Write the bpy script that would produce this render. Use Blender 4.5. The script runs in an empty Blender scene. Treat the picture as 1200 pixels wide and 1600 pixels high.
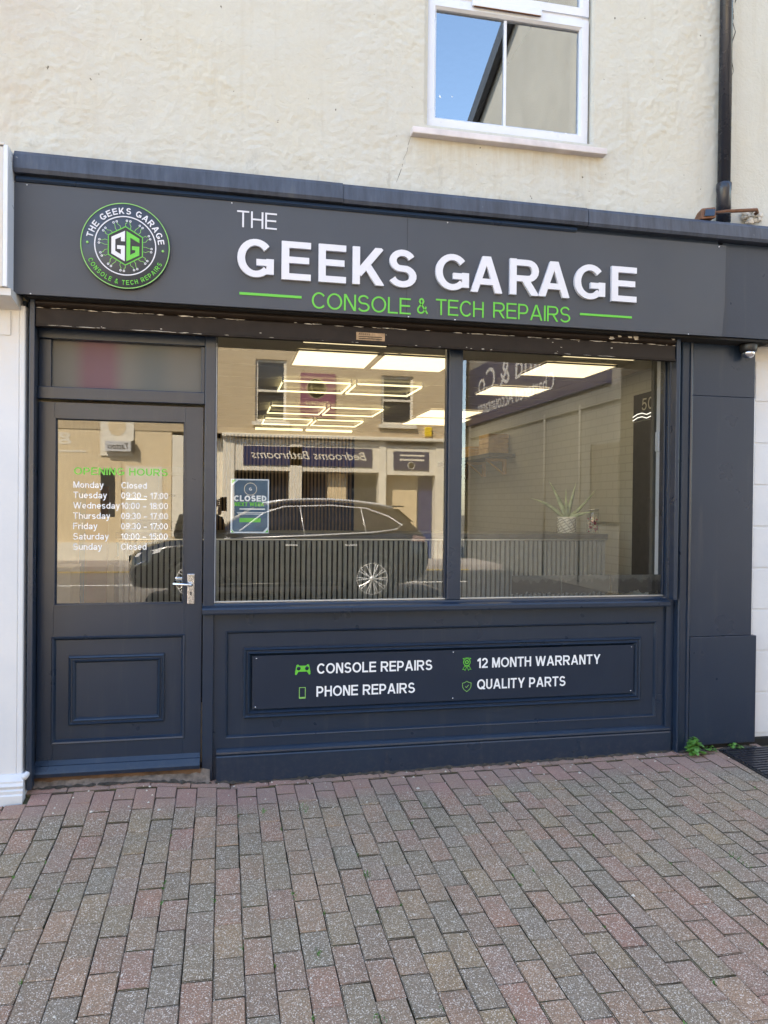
import bpy, bmesh, math, random
from mathutils import Vector, Matrix
from mathutils.geometry import tessellate_polygon
random.seed(7)
SC = bpy.context.scene
COL = SC.collection
PI = math.pi

# ------------------------------------------------------------------ camera
F_PX, YAW, PITCH, ROLL = 1190.0, 0.20799947, -0.00805359, 0.01065616
CAM = Vector((0.0, -4.34, 1.553))
def cam_axes():
    cy, sy = math.cos(YAW), math.sin(YAW)
    f = Vector((sy*math.cos(PITCH), cy*math.cos(PITCH), math.sin(PITCH)))
    r = Vector((cy, -sy, 0)); u = r.cross(f)
    c, s = math.cos(ROLL), math.sin(ROLL)
    return r*c + u*s, -r*s + u*c, f
R_, U_, F_ = cam_axes()
cd = bpy.data.cameras.new('camera'); cam = bpy.data.objects.new('camera', cd); COL.objects.link(cam)
cd.sensor_fit = 'VERTICAL'; cd.sensor_height = 36.0; cd.lens = F_PX/1600*36.0
cd.clip_start = 0.05; cd.clip_end = 600
cam.matrix_world = Matrix(((R_.x, U_.x, -F_.x, CAM.x), (R_.y, U_.y, -F_.y, CAM.y), (R_.z, U_.z, -F_.z, CAM.z), (0, 0, 0, 1)))
SC.camera = cam
def in_view(p, m=30):
    d = Vector(p) - CAM; w = d.dot(F_)
    if w < .1: return False
    x = 600 + F_PX*d.dot(R_)/w; y = 800 - F_PX*d.dot(U_)/w
    return -m < x < 1200+m and -m < y < 1600+m

# ------------------------------------------------------------------ world, sun, exposure
SUN_EL, SUN_AZ = math.radians(47), math.radians(-38)      # azimuth from +y (behind the shop) towards -x
world = bpy.data.worlds.new('World'); SC.world = world; world.use_nodes = True
wn = world.node_tree; bg = wn.nodes['Background']
sky = wn.nodes.new('ShaderNodeTexSky'); sky.sky_type = 'NISHITA'; sky.sun_disc = False
sky.sun_elevation = SUN_EL; sky.sun_rotation = SUN_AZ
sky.air_density = 1.0; sky.dust_density = 0.6; sky.ozone_density = 1.2
wn.links.new(sky.outputs[0], bg.inputs[0]); bg.inputs[1].default_value = 0.15
sl = bpy.data.lights.new('sun', 'SUN'); sl.energy = 5.0; sl.angle = math.radians(0.5); sl.color = (1.0, 0.91, 0.78)
sun = bpy.data.objects.new('sun', sl); COL.objects.link(sun)
sd = Vector((math.sin(SUN_AZ)*math.cos(SUN_EL), math.cos(SUN_AZ)*math.cos(SUN_EL), math.sin(SUN_EL)))
sun.rotation_euler = sd.to_track_quat('Z', 'Y').to_euler(); sun.location = sd*30
SC.view_settings.view_transform = 'Standard'; SC.view_settings.look = 'None'
SC.view_settings.exposure = 2.58; SC.view_settings.gamma = 1.0; SC.view_settings.use_curve_mapping = False
SC.view_settings.use_white_balance = True; SC.view_settings.white_balance_temperature = 6900; SC.view_settings.white_balance_tint = 9
SC.render.engine = 'CYCLES'
SC.cycles.max_bounces = 10; SC.cycles.transparent_max_bounces = 24; SC.cycles.glossy_bounces = 5
SC.cycles.diffuse_bounces = 5
SC.cycles.caustics_reflective = False; SC.cycles.caustics_refractive = False
SC.cycles.use_denoising = True; SC.cycles.sample_clamp_indirect = 6.0

# ------------------------------------------------------------------ materials
class NT:
    def __init__(s, name):
        s.m = bpy.data.materials.new(name); s.m.use_nodes = True; s.t = s.m.node_tree
        s.p = s.t.nodes['Principled BSDF']; s.out = s.t.nodes['Material Output']
    def n(s, typ, **kw):
        nd = s.t.nodes.new('ShaderNode'+typ)
        for k, v in kw.items():
            if k.startswith('i_'):
                key = k[2:]; key = int(key) if key.isdigit() else key
                nd.inputs[key].default_value = v
            else: setattr(nd, k, v)
        return nd
    def l(s, a, b): s.t.links.new(a, b)
    def pos(s):
        return s.n('NewGeometry').outputs['Position']
    def mapped(s, vec, scale=(1, 1, 1), loc=(0, 0, 0)):
        mp = s.n('Mapping'); mp.inputs['Scale'].default_value = scale; mp.inputs['Location'].default_value = loc
        s.l(vec, mp.inputs[0]); return mp.outputs[0]
    def noise(s, vec, scale, detail=3, rough=.55, dist=0):
        nd = s.n('TexNoise'); nd.inputs['Scale'].default_value = scale; nd.inputs['Detail'].default_value = detail
        nd.inputs['Roughness'].default_value = rough; nd.inputs['Distortion'].default_value = dist
        if vec is not None: s.l(vec, nd.inputs['Vector'])
        return nd.outputs['Fac']
    def ramp(s, fac, stops, interp='LINEAR'):
        nd = s.n('ValToRGB'); cr = nd.color_ramp; cr.interpolation = interp
        while len(cr.elements) > len(stops): cr.elements.remove(cr.elements[-1])
        while len(cr.elements) < len(stops): cr.elements.new(.5)
        for e, (p, c) in zip(cr.elements, stops):
            e.position = p; e.color = (*c, 1) if not isinstance(c, (int, float)) else (c, c, c, 1)
        s.l(fac, nd.inputs[0]); return nd.outputs[0]
    def mix(s, fac, a, b, blend='MIX'):
        nd = s.n('MixRGB', blend_type=blend)
        for sock, v in ((0, fac), (1, a), (2, b)):
            if isinstance(v, (int, float)): nd.inputs[sock].default_value = v if sock == 0 else (v, v, v, 1)
            elif isinstance(v, tuple): nd.inputs[sock].default_value = (*v, 1)
            else: s.l(v, nd.inputs[sock])
        return nd.outputs[0]
    def math(s, op, a, b=None):
        nd = s.n('Math', operation=op)
        for i, v in ((0, a), (1, b)):
            if v is None: continue
            if isinstance(v, (int, float)): nd.inputs[i].default_value = v
            else: s.l(v, nd.inputs[i])
        return nd.outputs[0]
    def bump(s, h, strength=.3, dist=.01, normal=None):
        nd = s.n('Bump'); nd.inputs['Strength'].default_value = strength; nd.inputs['Distance'].default_value = dist
        s.l(h, nd.inputs['Height'])
        if normal is not None: s.l(normal, nd.inputs['Normal'])
        s.l(nd.outputs[0], s.p.inputs['Normal']); return nd.outputs[0]
    def base(s, c):
        if isinstance(c, tuple): s.p.inputs['Base Color'].default_value = (*c, 1)
        else: s.l(c, s.p.inputs['Base Color'])
    def set(s, **kw):
        for k, v in kw.items():
            nm = k.replace('_', ' ').title() if k not in ('IOR',) else k
            nm = {'Specular': 'Specular IOR Level', 'Coat': 'Coat Weight', 'Transmission': 'Transmission Weight'}.get(nm, nm)
            s.p.inputs[nm].default_value = v
        return s

def plain(name, c, rough=.5, var=.12, scale=6, bump=0, bscale=60, metal=0, spec=.5, bdist=.004):
    """colour with a faint uneven tone, and fine relief"""
    t = NT(name); p = t.pos()
    nz = t.noise(p, scale, 4)
    dark = tuple(x*(1-var) for x in c); light = tuple(min(1, x*(1+var)) for x in c)
    t.base(t.ramp(nz, [(.3, dark), (.7, light)]))
    t.set(roughness=rough, metallic=metal, specular=spec)
    rr = t.ramp(t.noise(p, scale*2.3, 3), [(.3, max(0, rough-.05)), (.7, min(1, rough+.06))]); t.l(rr, t.p.inputs['Roughness'])
    if bump: t.bump(t.noise(p, bscale, 4), bump, bdist)
    return t.m

M = {}
# dark anthracite-blue gloss paint on timber, brush marks and small knocks
t = NT('anthracite_paint'); p = t.pos()
v = t.noise(t.mapped(p, (3, 3, 40)), 3, 3); v2 = t.noise(p, 2.0, 4)
c = t.ramp(v2, [(.25, (.0115, .022, .043)), (.75, (.0145, .0265, .049))])
chips = t.ramp(t.noise(p, 55, 5, .7), [(.765, 0.0), (.78, 1.0)])
c = t.mix(t.math('MULTIPLY', chips, .35), c, (.30, .30, .30))
sz = t.n('SeparateXYZ'); t.l(p, sz.inputs[0]); gd = t.n('MapRange', interpolation_type='SMOOTHSTEP'); gd.inputs[1].default_value = .24; gd.inputs[2].default_value = .02; t.l(sz.outputs[2], gd.inputs[0])
c = t.mix(t.math('MULTIPLY', gd.outputs[0], t.ramp(t.noise(p, 28, 6, .75), [(.48, 0.0), (.78, .30)])), c, (.13, .115, .10))
dr_ = t.ramp(t.noise(t.mapped(p, (9, 9, .8)), 1.6, 5, .7), [(.56, 0.0), (.75, .16)]); c = t.mix(dr_, c, (.10, .095, .09))
t.base(c); t.set(specular=.5)
t.l(t.ramp(t.noise(p, 5, 3), [(.3, .27), (.7, .31)]), t.p.inputs['Roughness'])
t.bump(t.math('ADD', t.noise(t.mapped(p, (60, 60, 200)), 1, 3), t.math('MULTIPLY', t.noise(p, 8, 3), 1.5)), .12, .003); M['paint'] = t.m
# flat grey aluminium composite sign panel
M['signgrey'] = plain('sign_panel_grey', (.042, .048, .060), .45, .08, 2, .03, 300)
M['signdark'] = plain('dark_sign_board', (.010, .019, .038), .40, .06, 3, .03, 300, 0, .35)
M['white_letter'] = plain('white_acrylic', (.66, .66, .70), .35, .02, 4)
M['green'] = plain('green_vinyl', (.115, .50, .045), .4, .04, 5)
M['green_pale'] = plain('pale_green_line', (.22, .50, .12), .4, .04, 5)
M['white_vinyl'] = plain('white_vinyl', (.80, .82, .84), .45, .02, 5)
# weathered lead/bitumen capping painted blue-grey
t = NT('weathered_capping'); p = t.pos()
streak = t.noise(t.mapped(p, (14, 3, 2.5)), 2.2, 5, .6)
c = t.ramp(streak, [(.3, (.028, .034, .050)), (.62, (.052, .064, .092)), (.8, (.08, .09, .10))])
flake = t.ramp(t.noise(t.mapped(p, (1, 1, 2.2)), 14, 6, .7), [(.66, 0.0), (.70, 1.0)])
xr = t.n('SeparateXYZ'); t.l(p, xr.inputs[0])
flake = t.math('MULTIPLY', flake, t.ramp(t.noise(p, 1.3, 2), [(.48, 0.0), (.6, .8)]))
t.base(t.mix(flake, c, (.30, .29, .27))); t.set(roughness=.42)
t.bump(streak, .25, .01); M['capping'] = t.m
# rough cream masonry render
t = NT('cream_render'); p = t.pos()
big = t.noise(p, .9, 4, .6); mid = t.noise(p, 4.5, 5, .65)
c = t.ramp(big, [(.28, (.52, .51, .46)), (.5, (.55, .535, .465)), (.72, (.56, .53, .435))])
c = t.mix(t.ramp(mid, [(.42, 0.0), (.75, .35)]), c, (.52, .475, .37))
sep = t.n('SeparateXYZ'); t.l(p, sep.inputs[0])
# paler lime bloom and grime near the flashing, dark pock marks
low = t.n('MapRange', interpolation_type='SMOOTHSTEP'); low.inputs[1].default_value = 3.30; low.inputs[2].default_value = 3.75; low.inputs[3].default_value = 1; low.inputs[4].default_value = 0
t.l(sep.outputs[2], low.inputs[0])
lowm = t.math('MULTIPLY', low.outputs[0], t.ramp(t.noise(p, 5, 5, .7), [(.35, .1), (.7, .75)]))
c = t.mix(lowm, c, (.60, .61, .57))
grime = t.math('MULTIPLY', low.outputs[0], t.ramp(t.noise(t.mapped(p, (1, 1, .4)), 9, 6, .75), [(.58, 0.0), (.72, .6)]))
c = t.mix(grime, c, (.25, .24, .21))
left = t.n('MapRange', interpolation_type='SMOOTHSTEP'); left.inputs[1].default_value = -.2; left.inputs[2].default_value = -1.3
t.l(sep.outputs[0], left.inputs[0])
c = t.mix(t.math('MULTIPLY', left.outputs[0], t.ramp(t.noise(p, 3.3, 5, .7), [(.40, 0.0), (.72, .6)])), c, (.47, .385, .30))
st = t.ramp(t.noise(t.mapped(p, (5, 1, .35)), 1.6, 5, .65), [(.56, 0.0), (.76, .55)])
c = t.mix(st, c, (.45, .405, .31))
def rng(sock, a, b):
    m_ = t.n('MapRange', interpolation_type='SMOOTHSTEP'); m_.inputs[1].default_value = a; m_.inputs[2].default_value = b; t.l(sock, m_.inputs[0]); return m_.outputs[0]
sill = t.math('MULTIPLY', t.math('MULTIPLY', rng(sep.outputs[0], 1.0, 1.12), rng(sep.outputs[0], 2.32, 2.20)), t.math('MULTIPLY', rng(sep.outputs[2], 3.40, 3.66), rng(sep.outputs[2], 3.72, 3.69)))
c = t.mix(t.math('MULTIPLY', sill, t.ramp(t.noise(t.mapped(p, (12, 1, 1.2)), 1.5, 5, .7), [(.4, 0.0), (.7, .55)])), c, (.42, .34, .22))
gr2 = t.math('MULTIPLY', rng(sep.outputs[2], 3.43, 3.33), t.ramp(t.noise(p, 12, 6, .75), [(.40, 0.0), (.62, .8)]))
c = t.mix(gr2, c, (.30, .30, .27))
mott = t.ramp(t.noise(p, 26, 5, .75, .8), [(.35, 0.0), (.70, .30)])
c = t.mix(mott, c, (.47, .445, .385))
pock = t.ramp(t.noise(p, 22, 2, .5), [(.758, 0.0), (.785, .85)])
c = t.mix(pock, c, (.10, .085, .06)); t.base(c); t.set(roughness=.92, specular=.2)
h1 = t.noise(p, 13, 6, .65, 1.2); h2 = t.noise(t.mapped(p, (1, 1, 1.6)), 48, 4, .6, .6)
hh = t.math('ADD', h1, t.math('MULTIPLY', h2, .45)); t.bump(hh, .7, .009); M['render'] = t.m
# white paint on masonry
t = NT('white_masonry_paint'); p = t.pos()
c = t.ramp(t.noise(p, 3, 5, .65), [(.3, (.56, .585, .62)), (.7, (.63, .64, .655))])
sep = t.n('SeparateXYZ'); t.l(p, sep.inputs[0])
up = t.n('MapRange', interpolation_type='SMOOTHSTEP'); up.inputs[1].default_value = 1.9; up.inputs[2].default_value = 2.6; t.l(sep.outputs[2], up.inputs[0])
c = t.mix(t.math('MULTIPLY', up.outputs[0], t.ramp(t.noise(p, 6, 5, .7), [(.35, .2), (.7, .8)])), c, (.60, .51, .38))
c = t.mix(t.ramp(t.noise(p, 38, 5, .75), [(.70, 0.0), (.75, .7)]), c, (.22, .2, .17)); t.base(c); t.set(roughness=.6)
t.bump(t.noise(p, 25, 4), .15, .006); M['white_wall'] = t.m
M['upvc'] = plain('white_upvc', (.66, .68, .72), .3, .03, 4)
M['upvc_dirty'] = plain('dusty_white_sill', (.60, .55, .54), .55, .15, 9, .1)
M['pipe'] = plain('black_plastic_pipe', (.018, .020, .028), .25, .1, 4)
M['shutter'] = plain('brown_shutter', (.017, .011, .0075), .55, .2, 10, .06, 60, 0, .25)
M['chip'] = plain('bare_chipped_paint', (.55, .50, .42), .7, .2, 40)
M['rust'] = plain('rusty_iron', (.15, .065, .03), .85, .35, 25, .3)
M['black'] = plain('black_plastic', (.012, .012, .013), .4, .1)
M['chrome'] = plain('polished_chrome', (.75, .75, .76), .12, .08, 60, .15, 120, 1.0)
M['gap'] = plain('dark_joint', (.010, .009, .008), .9, .1)
M['oak_thr'] = plain('worn_timber_threshold', (.10, .055, .028), .8, .5, 12, .3)
M['brass'] = plain('brass_plate', (.32, .22, .13), .5, .3, 40, .1, 90, .6)
M['mortar'] = plain('cement_fillet', (.135, .112, .095), .95, .55, 22, .5, 40)

def glass(name, k=1.9, tint=(.93, .95, .94), refl=(1, 1, 1), base=.04, wob=0.0):
    t = NT(name); t.t.nodes.remove(t.p)
    lw = t.n('LayerWeight'); lw.inputs[0].default_value = .5
    f5 = t.math('POWER', lw.outputs['Facing'], 5.0)
    fac = t.math('MULTIPLY', t.math('ADD', t.math('MULTIPLY', f5, 1-base), base), k)
    fac = t.math('MINIMUM', fac, .95)
    tr = t.n('BsdfTransparent'); tr.inputs[0].default_value = (*tint, 1)
    gl = t.n('BsdfGlossy'); gl.inputs['Roughness'].default_value = 0.0; gl.inputs[0].default_value = (*refl, 1)
    if wob:
        b = t.n('Bump'); b.inputs['Strength'].default_value = wob; b.inputs['Distance'].default_value = .01
        t.l(t.noise(t.pos(), 1.1, 1), b.inputs['Height']); t.l(b.outputs[0], gl.inputs['Normal'])
    mx = t.n('MixShader'); t.l(fac, mx.inputs[0]); t.l(tr.outputs[0], mx.inputs[1]); t.l(gl.outputs[0], mx.inputs[2])
    t.l(mx.outputs[0], t.out.inputs[0]); return t.m
M['glass'] = glass('shop_glass', 2.6, wob=.0015)
M['glass_up'] = glass('double_glazing', 8.0, (.70, .74, .78), (.90, .97, 1.0), wob=.002)
t = NT('clear_core'); t.t.nodes.remove(t.p); tr = t.n('BsdfTransparent'); t.l(tr.outputs[0], t.out.inputs[0]); M['clear'] = t.m
t = NT('frosted_film_painted_blur'); p = t.pos(); sx_ = t.n('SeparateXYZ'); t.l(p, sx_.inputs[0])
def band(x0, x1, e=.03):
    a_ = t.n('MapRange', interpolation_type='SMOOTHSTEP'); a_.inputs[1].default_value = x0-e; a_.inputs[2].default_value = x0+e; t.l(sx_.outputs[0], a_.inputs[0])
    b_ = t.n('MapRange', interpolation_type='SMOOTHSTEP'); b_.inputs[1].default_value = x1-e; b_.inputs[2].default_value = x1+e; b_.inputs[3].default_value = 1; b_.inputs[4].default_value = 0; t.l(sx_.outputs[0], b_.inputs[0])
    return t.math('MULTIPLY', a_.outputs[0], b_.outputs[0])
c = t.mix(t.noise(p, 3, 2), (.20, .195, .175), (.25, .24, .215))
c = t.mix(t.math('MULTIPLY', band(-.77, -.57, .05), .8), c, (.24, .12, .155)); c = t.mix(t.math('MULTIPLY', band(-.46, -.31, .06), .5), c, (.13, .155, .16))  # blurred pink and teal shapes painted into the film colour as soft bands
t.base(c); t.set(roughness=.5, specular=.3)
tl_ = t.n('BsdfTranslucent'); t.l(c, tl_.inputs[0]); mx = t.n('MixShader'); mx.inputs[0].default_value = .35; t.l(t.p.outputs[0], mx.inputs[1]); t.l(tl_.outputs[0], mx.inputs[2]); t.l(mx.outputs[0], t.out.inputs[0]); M['frost'] = t.m

def emit(name, c, s):
    t = NT(name); t.t.nodes.remove(t.p); e = t.n('Emission'); e.inputs[0].default_value = (*c, 1); e.inputs[1].default_value = s
    t.l(e.outputs[0], t.out.inputs[0]); return t.m
M['led'] = emit('led_panel_glow', (1.0, .82, .51), .34)
M['led_strip'] = emit('led_strip_glow', (1.0, .86, .48), .36)
M['lamp_glow'] = emit('work_lamp_glow', (1.0, .95, .82), .5)
M['neon'] = emit('white_neon_glow', (1.0, .95, .85), .3)

# block pavers: every block its own tone, speckled aggregate, algae away from the shop
BX, BY, PX0, PY0 = .105, .21, -.020, -.12
t = NT('concrete_block_paver'); p = t.pos()
sep = t.n('SeparateXYZ'); t.l(p, sep.inputs[0])
u = t.math('DIVIDE', t.math('SUBTRACT', sep.outputs[0], PX0), BX); col = t.math('FLOOR', u)
par = t.math('MULTIPLY', t.math('FLOORED_MODULO', col, 2.0), .5)
vv = t.math('ADD', t.math('DIVIDE', t.math('SUBTRACT', sep.outputs[1], PY0), BY), par); row = t.math('FLOOR', vv)
cmb = t.n('CombineXYZ'); t.l(col, cmb.inputs[0]); t.l(row, cmb.inputs[1])
wnz = t.n('TexWhiteNoise', noise_dimensions='2D'); t.l(cmb.outputs[0], wnz.inputs['Vector'])
c = t.ramp(wnz.outputs['Value'], [(0, (0.330, 0.209, 0.128)), (.12, (0.413, 0.204, 0.138)), (.24, (0.297, 0.216, 0.138)), (.38, (0.424, 0.250, 0.152)), (.5, (0.270, 0.194, 0.128)), (.62, (0.407, 0.209, 0.147)), (.75, (0.369, 0.245, 0.133)), (.88, (0.275, 0.209, 0.147)), (1, (0.380, 0.230, 0.162))])
c = t.mix(t.ramp(t.noise(p, 11, 5, .7), [(.3, 0.0), (.75, .40)]), c, (.165, .135, .112))
c = t.mix(.9, c, t.ramp(t.noise(p, 170, 3, .75), [(.32, .42), (.68, 1.5)]), 'MULTIPLY')
c = t.mix(t.ramp(t.noise(p, 1.4, 4, .6), [(.52, 0.0), (.72, .35)]), c, (.15, .125, .10))
yz = t.n('MapRange', interpolation_type='SMOOTHSTEP'); yz.inputs[1].default_value = -.22; yz.inputs[2].default_value = -.42
wav = t.math('ADD', sep.outputs[1], t.math('MULTIPLY', t.math('SUBTRACT', t.noise(p, 2.2, 3), .5), .22)); t.l(wav, yz.inputs[0])
far = t.n('MapRange', interpolation_type='SMOOTHSTEP'); far.inputs[1].default_value = -2.6; far.inputs[2].default_value = -.9; far.inputs[3].default_value = .12; far.inputs[4].default_value = 1; t.l(sep.outputs[1], far.inputs[0])
alg = t.math('MULTIPLY', t.math('MULTIPLY', yz.outputs[0], far.outputs[0]), t.ramp(t.noise(p, 2.6, 5, .7), [(.35, .05), (.70, .75)]))
c = t.mix(alg, c, (.235, .195, .130))
# clean, rain-sheltered strip along the shop
dry = t.math('SUBTRACT', 1.0, yz.outputs[0])
c = t.mix(t.math('MULTIPLY', dry, .48), c, (.37, .225, .19))
vo = t.n('TexVoronoi'); vo.inputs['Scale'].default_value = 165; t.l(p, vo.inputs['Vector'])
vo2 = t.n('TexVoronoi'); vo2.inputs['Scale'].default_value = 88; t.l(p, vo2.inputs['Vector'])
spk = t.ramp(vo.outputs['Distance'], [(.22, 1.0), (.36, 0.0)])
spk2 = t.math('MULTIPLY', t.ramp(vo2.outputs['Distance'], [(.20, 1.0), (.33, 0.0)]), t.ramp(t.noise(p, 45, 3, .7), [(.47, 0.0), (.60, .9)]))
spk = t.math('MULTIPLY', spk, t.ramp(t.noise(p, 70, 2), [(.38, 0.0), (.54, 1.0)]))
spk = t.math('MAXIMUM', spk, spk2)
spk = t.math('MULTIPLY', spk, t.math('SUBTRACT', 1.0, t.math('MULTIPLY', dry, .72)))
c = t.mix(t.math('MULTIPLY', spk, .85), c, (.86, .75, .62))
spl = t.ramp(t.noise(p, 17, 4, .8), [(.745, 0.0), (.765, .8)])
c = t.mix(t.math('MULTIPLY', spl, t.math('ADD', t.math('MULTIPLY', dry, .8), .08)), c, (.50, .49, .47))
t.base(c); t.set(roughness=.9, specular=.2)
hh = t.math('ADD', t.noise(p, 260, 3, .6), t.math('MULTIPLY', vo.outputs['Distance'], .5)); t.bump(hh, .55, .004); M['paver'] = t.m
t = NT('joint_sand'); p = t.pos()
t.base(t.ramp(t.noise(p, 9, 5, .7), [(.45, (.070, .058, .044)), (.6, (.095, .090, .050)), (.75, (.115, .125, .058))])); t.set(roughness=.95, specular=.1); t.bump(t.noise(p, 120, 4), .8, .004); M['joint'] = t.m
M['leaf'] = plain('weed_leaf', (.075, .19, .025), .5, .4, 30)
M['asphalt'] = plain('asphalt', (.16, .145, .135), .9, .12, 3, .3, 200)
M['ground_shade'] = plain('painted_ground_shade', (.035, .035, .036), .9, .2, 3, .3, 200)  # dark colour standing in for shade on the far ground
M['dirt'] = plain('packed_dirt', (.045, .038, .030), .95, .5, 30, .6, 90)
M['flag'] = plain('pale_paving', (.30, .27, .25), .85, .12, 3, .3, 80)
M['earth'] = plain('earth', (.12, .11, .09), .9, .2, 1)
M['road_white'] = plain('road_paint', (.75, .75, .72), .7, .1, 8)
M['road_yellow'] = plain('yellow_road_paint', (.60, .42, .06), .7, .1, 8)
# interior
M['int_white'] = plain('interior_white', (.74, .68, .56), .7, .05)
M['int_ceiling'] = plain('ceiling_tiles', (.74, .68, .56), .8, .05, 6)
M['int_dark'] = plain('interior_dark_grey_wall', (.085, .085, .078), .7, .12)
M['int_black'] = plain('interior_black_panel', (.012, .012, .012), .5, .1)
M['int_floor'] = plain('interior_floor', (.34, .29, .23), .5, .2, 5)
M['slat_grey'] = plain('grey_slat', (.24, .25, .235), .5, .08, 20)
M['slat_wood'] = plain('oak_slat', (.30, .20, .11), .5, .15, 20)
M['felt'] = plain('black_felt', (.008, .008, .008), .95, .1)
M['worktop'] = plain('counter_top', (.085, .080, .070), .35, .2, 10)
M['alu'] = plain('aluminium_trim', (.55, .54, .50), .35, .05, 10, 0, 60, .7)
M['pine'] = plain('pine_wood', (.50, .34, .17), .6, .15, 15)
M['card'] = plain('brown_board', (.36, .22, .09), .7, .1, 6)
M['aloe'] = plain('aloe_leaf', (.42, .50, .30), .45, .25, 25)
M['pot'] = plain('ribbed_white_pot', (.80, .78, .70), .5, .05, 10)
M['pot_line'] = plain('pot_line', (.25, .23, .18), .6, .1)
M['sweet_red'] = plain('red_sweets', (.42, .06, .10), .4, .5, 60)
M['sweet_pale'] = plain('pale_sweets', (.65, .55, .45), .4, .4, 60)
M['jar'] = glass('jar_glass', 2.0)
M['pink'] = plain('pink_card', (.55, .06, .22), .6, .1)
M['teal'] = plain('teal_card', (.10, .28, .30), .6, .1)
M['yellow'] = plain('yellow_plastic', (.75, .52, .02), .4, .1)
M['blue_box'] = plain('blue_box', (.05, .16, .26), .5, .15)
M['vinyl_black'] = plain('black_peeling_film', (.012, .012, .011), .6, .2, 30)
M['vinyl_grey'] = plain('grey_glue_film', (.05, .05, .045), .7, .3, 60)
M['poster_dark'] = plain('poster_navy', (.05, .10, .16), .5, .15, 15)
M['poster_white'] = plain('poster_white', (.62, .68, .76), .5, .05)
# across the street
t = NT('painted_brick'); p = t.pos()
sw = t.n('SeparateXYZ'); t.l(p, sw.inputs[0]); cb = t.n('CombineXYZ'); t.l(t.math('ADD', sw.outputs[0], sw.outputs[1]), cb.inputs[0]); t.l(sw.outputs[2], cb.inputs[1])
br = t.n('TexBrick'); br.inputs['Scale'].default_value = 4.4; br.inputs['Color1'].default_value = (.50, .40, .26, 1); br.inputs['Color2'].default_value = (.43, .335, .21, 1)
br.inputs['Mortar'].default_value = (.36, .28, .18, 1); br.inputs['Mortar Size'].default_value = .025; t.l(cb.outputs[0], br.inputs['Vector'])
t.base(t.mix(t.ramp(t.noise(p, 2.5, 4), [(.3, 0.0), (.8, .5)]), br.outputs['Color'], (.55, .45, .30))); t.set(roughness=.9); t.bump(br.outputs['Fac'], -.4, .01); M['opp_brick'] = t.m
t = NT('grey_painted_brick'); p = t.pos()
sw = t.n('SeparateXYZ'); t.l(p, sw.inputs[0]); cb = t.n('CombineXYZ'); t.l(t.math('ADD', sw.outputs[0], sw.outputs[1]), cb.inputs[0]); t.l(sw.outputs[2], cb.inputs[1])
br = t.n('TexBrick'); br.inputs['Scale'].default_value = 1.6; br.inputs['Color1'].default_value = (.155, .155, .145, 1); br.inputs['Color2'].default_value = (.14, .14, .13, 1)
br.inputs['Mortar'].default_value = (.11, .11, .10, 1); br.inputs['Mortar Size'].default_value = .012; t.l(cb.outputs[0], br.inputs['Vector'])
t.base(t.mix(t.ramp(t.noise(p, 1.2, 5), [(.4, 0.0), (.8, .5)]), br.outputs['Color'], (.14, .135, .12))); t.set(roughness=.9); M['side_brick'] = t.m
t = NT('interior_grey_brick'); p = t.pos()
sw = t.n('SeparateXYZ'); t.l(p, sw.inputs[0]); cb = t.n('CombineXYZ'); t.l(t.math('ADD', sw.outputs[0], sw.outputs[1]), cb.inputs[0]); t.l(sw.outputs[2], cb.inputs[1])
br = t.n('TexBrick'); br.inputs['Scale'].default_value = 2.3; br.inputs['Row Height'].default_value = .1725; br.inputs['Color1'].default_value = (.50, .51, .48, 1); br.inputs['Color2'].default_value = (.48, .49, .46, 1)
br.inputs['Mortar'].default_value = (.42, .425, .40, 1); br.inputs['Mortar Size'].default_value = .012; t.l(cb.outputs[0], br.inputs['Vector'])
t.base(br.outputs['Color']); t.set(roughness=.7); t.bump(br.outputs['Fac'], -.5, .008); M['int_brick'] = t.m
M['side_render'] = plain('beige_render', (.24, .225, .205), .9, .08, 1.5)
M['opp_white'] = plain('white_joinery', (.70, .65, .54), .5, .06)
M['navy'] = plain('navy_sign', (.030, .034, .085), .4, .1)
M['opp_cream'] = plain('cream_shopfront', (.62, .50, .32), .7, .06, 2)
M['purple'] = plain('maroon_sign', (.20, .055, .10), .5, .1)
M['gold'] = plain('gold_letters', (.62, .50, .28), .5, .1)
M['silver'] = plain('silver_sign', (.50, .50, .50), .5, .05)
M['slate'] = plain('slate_roof', (.06, .065, .075), .7, .25, 6)
M['barge'] = plain('dark_bargeboard', (.035, .037, .045), .6, .2)
M['dark_glass'] = plain('dark_shop_glass', (.015, .02, .03), .06, .2)
M['blue_glass'] = plain('blue_door', (.015, .03, .12), .3, .1)
M['carpaint'] = plain('black_car_paint', (.014, .014, .015), .16, .1); M['carpaint'].node_tree.nodes['Principled BSDF'].inputs['Coat Weight'].default_value = .6
M['carglass'] = plain('car_glass', (.012, .014, .016), .04, .1)
M['tyre'] = plain('tyre_rubber', (.012, .012, .012), .8, .1)
M['alloy'] = plain('alloy_wheel', (.70, .70, .70), .3, .05, 10, 0, 60, .3)
M['lamp_red'] = plain('tail_lamp', (.30, .20, .18), .2, .1)
M['lamp_clear'] = plain('head_lamp', (.55, .55, .56), .1, .1)
M['plate'] = plain('number_plate', (.6, .6, .58), .5, .05)
M['skin'] = plain('skin', (.50, .30, .21), .5, .08, 20)
M['jacket'] = plain('black_jacket', (.015, .015, .017), .7, .3, 30, .2, 100)
M['jeans'] = plain('dark_jeans', (.02, .028, .05), .8, .2, 40)
M['hair'] = plain('dark_hair', (.02, .014, .01), .6, .3, 60)

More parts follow.
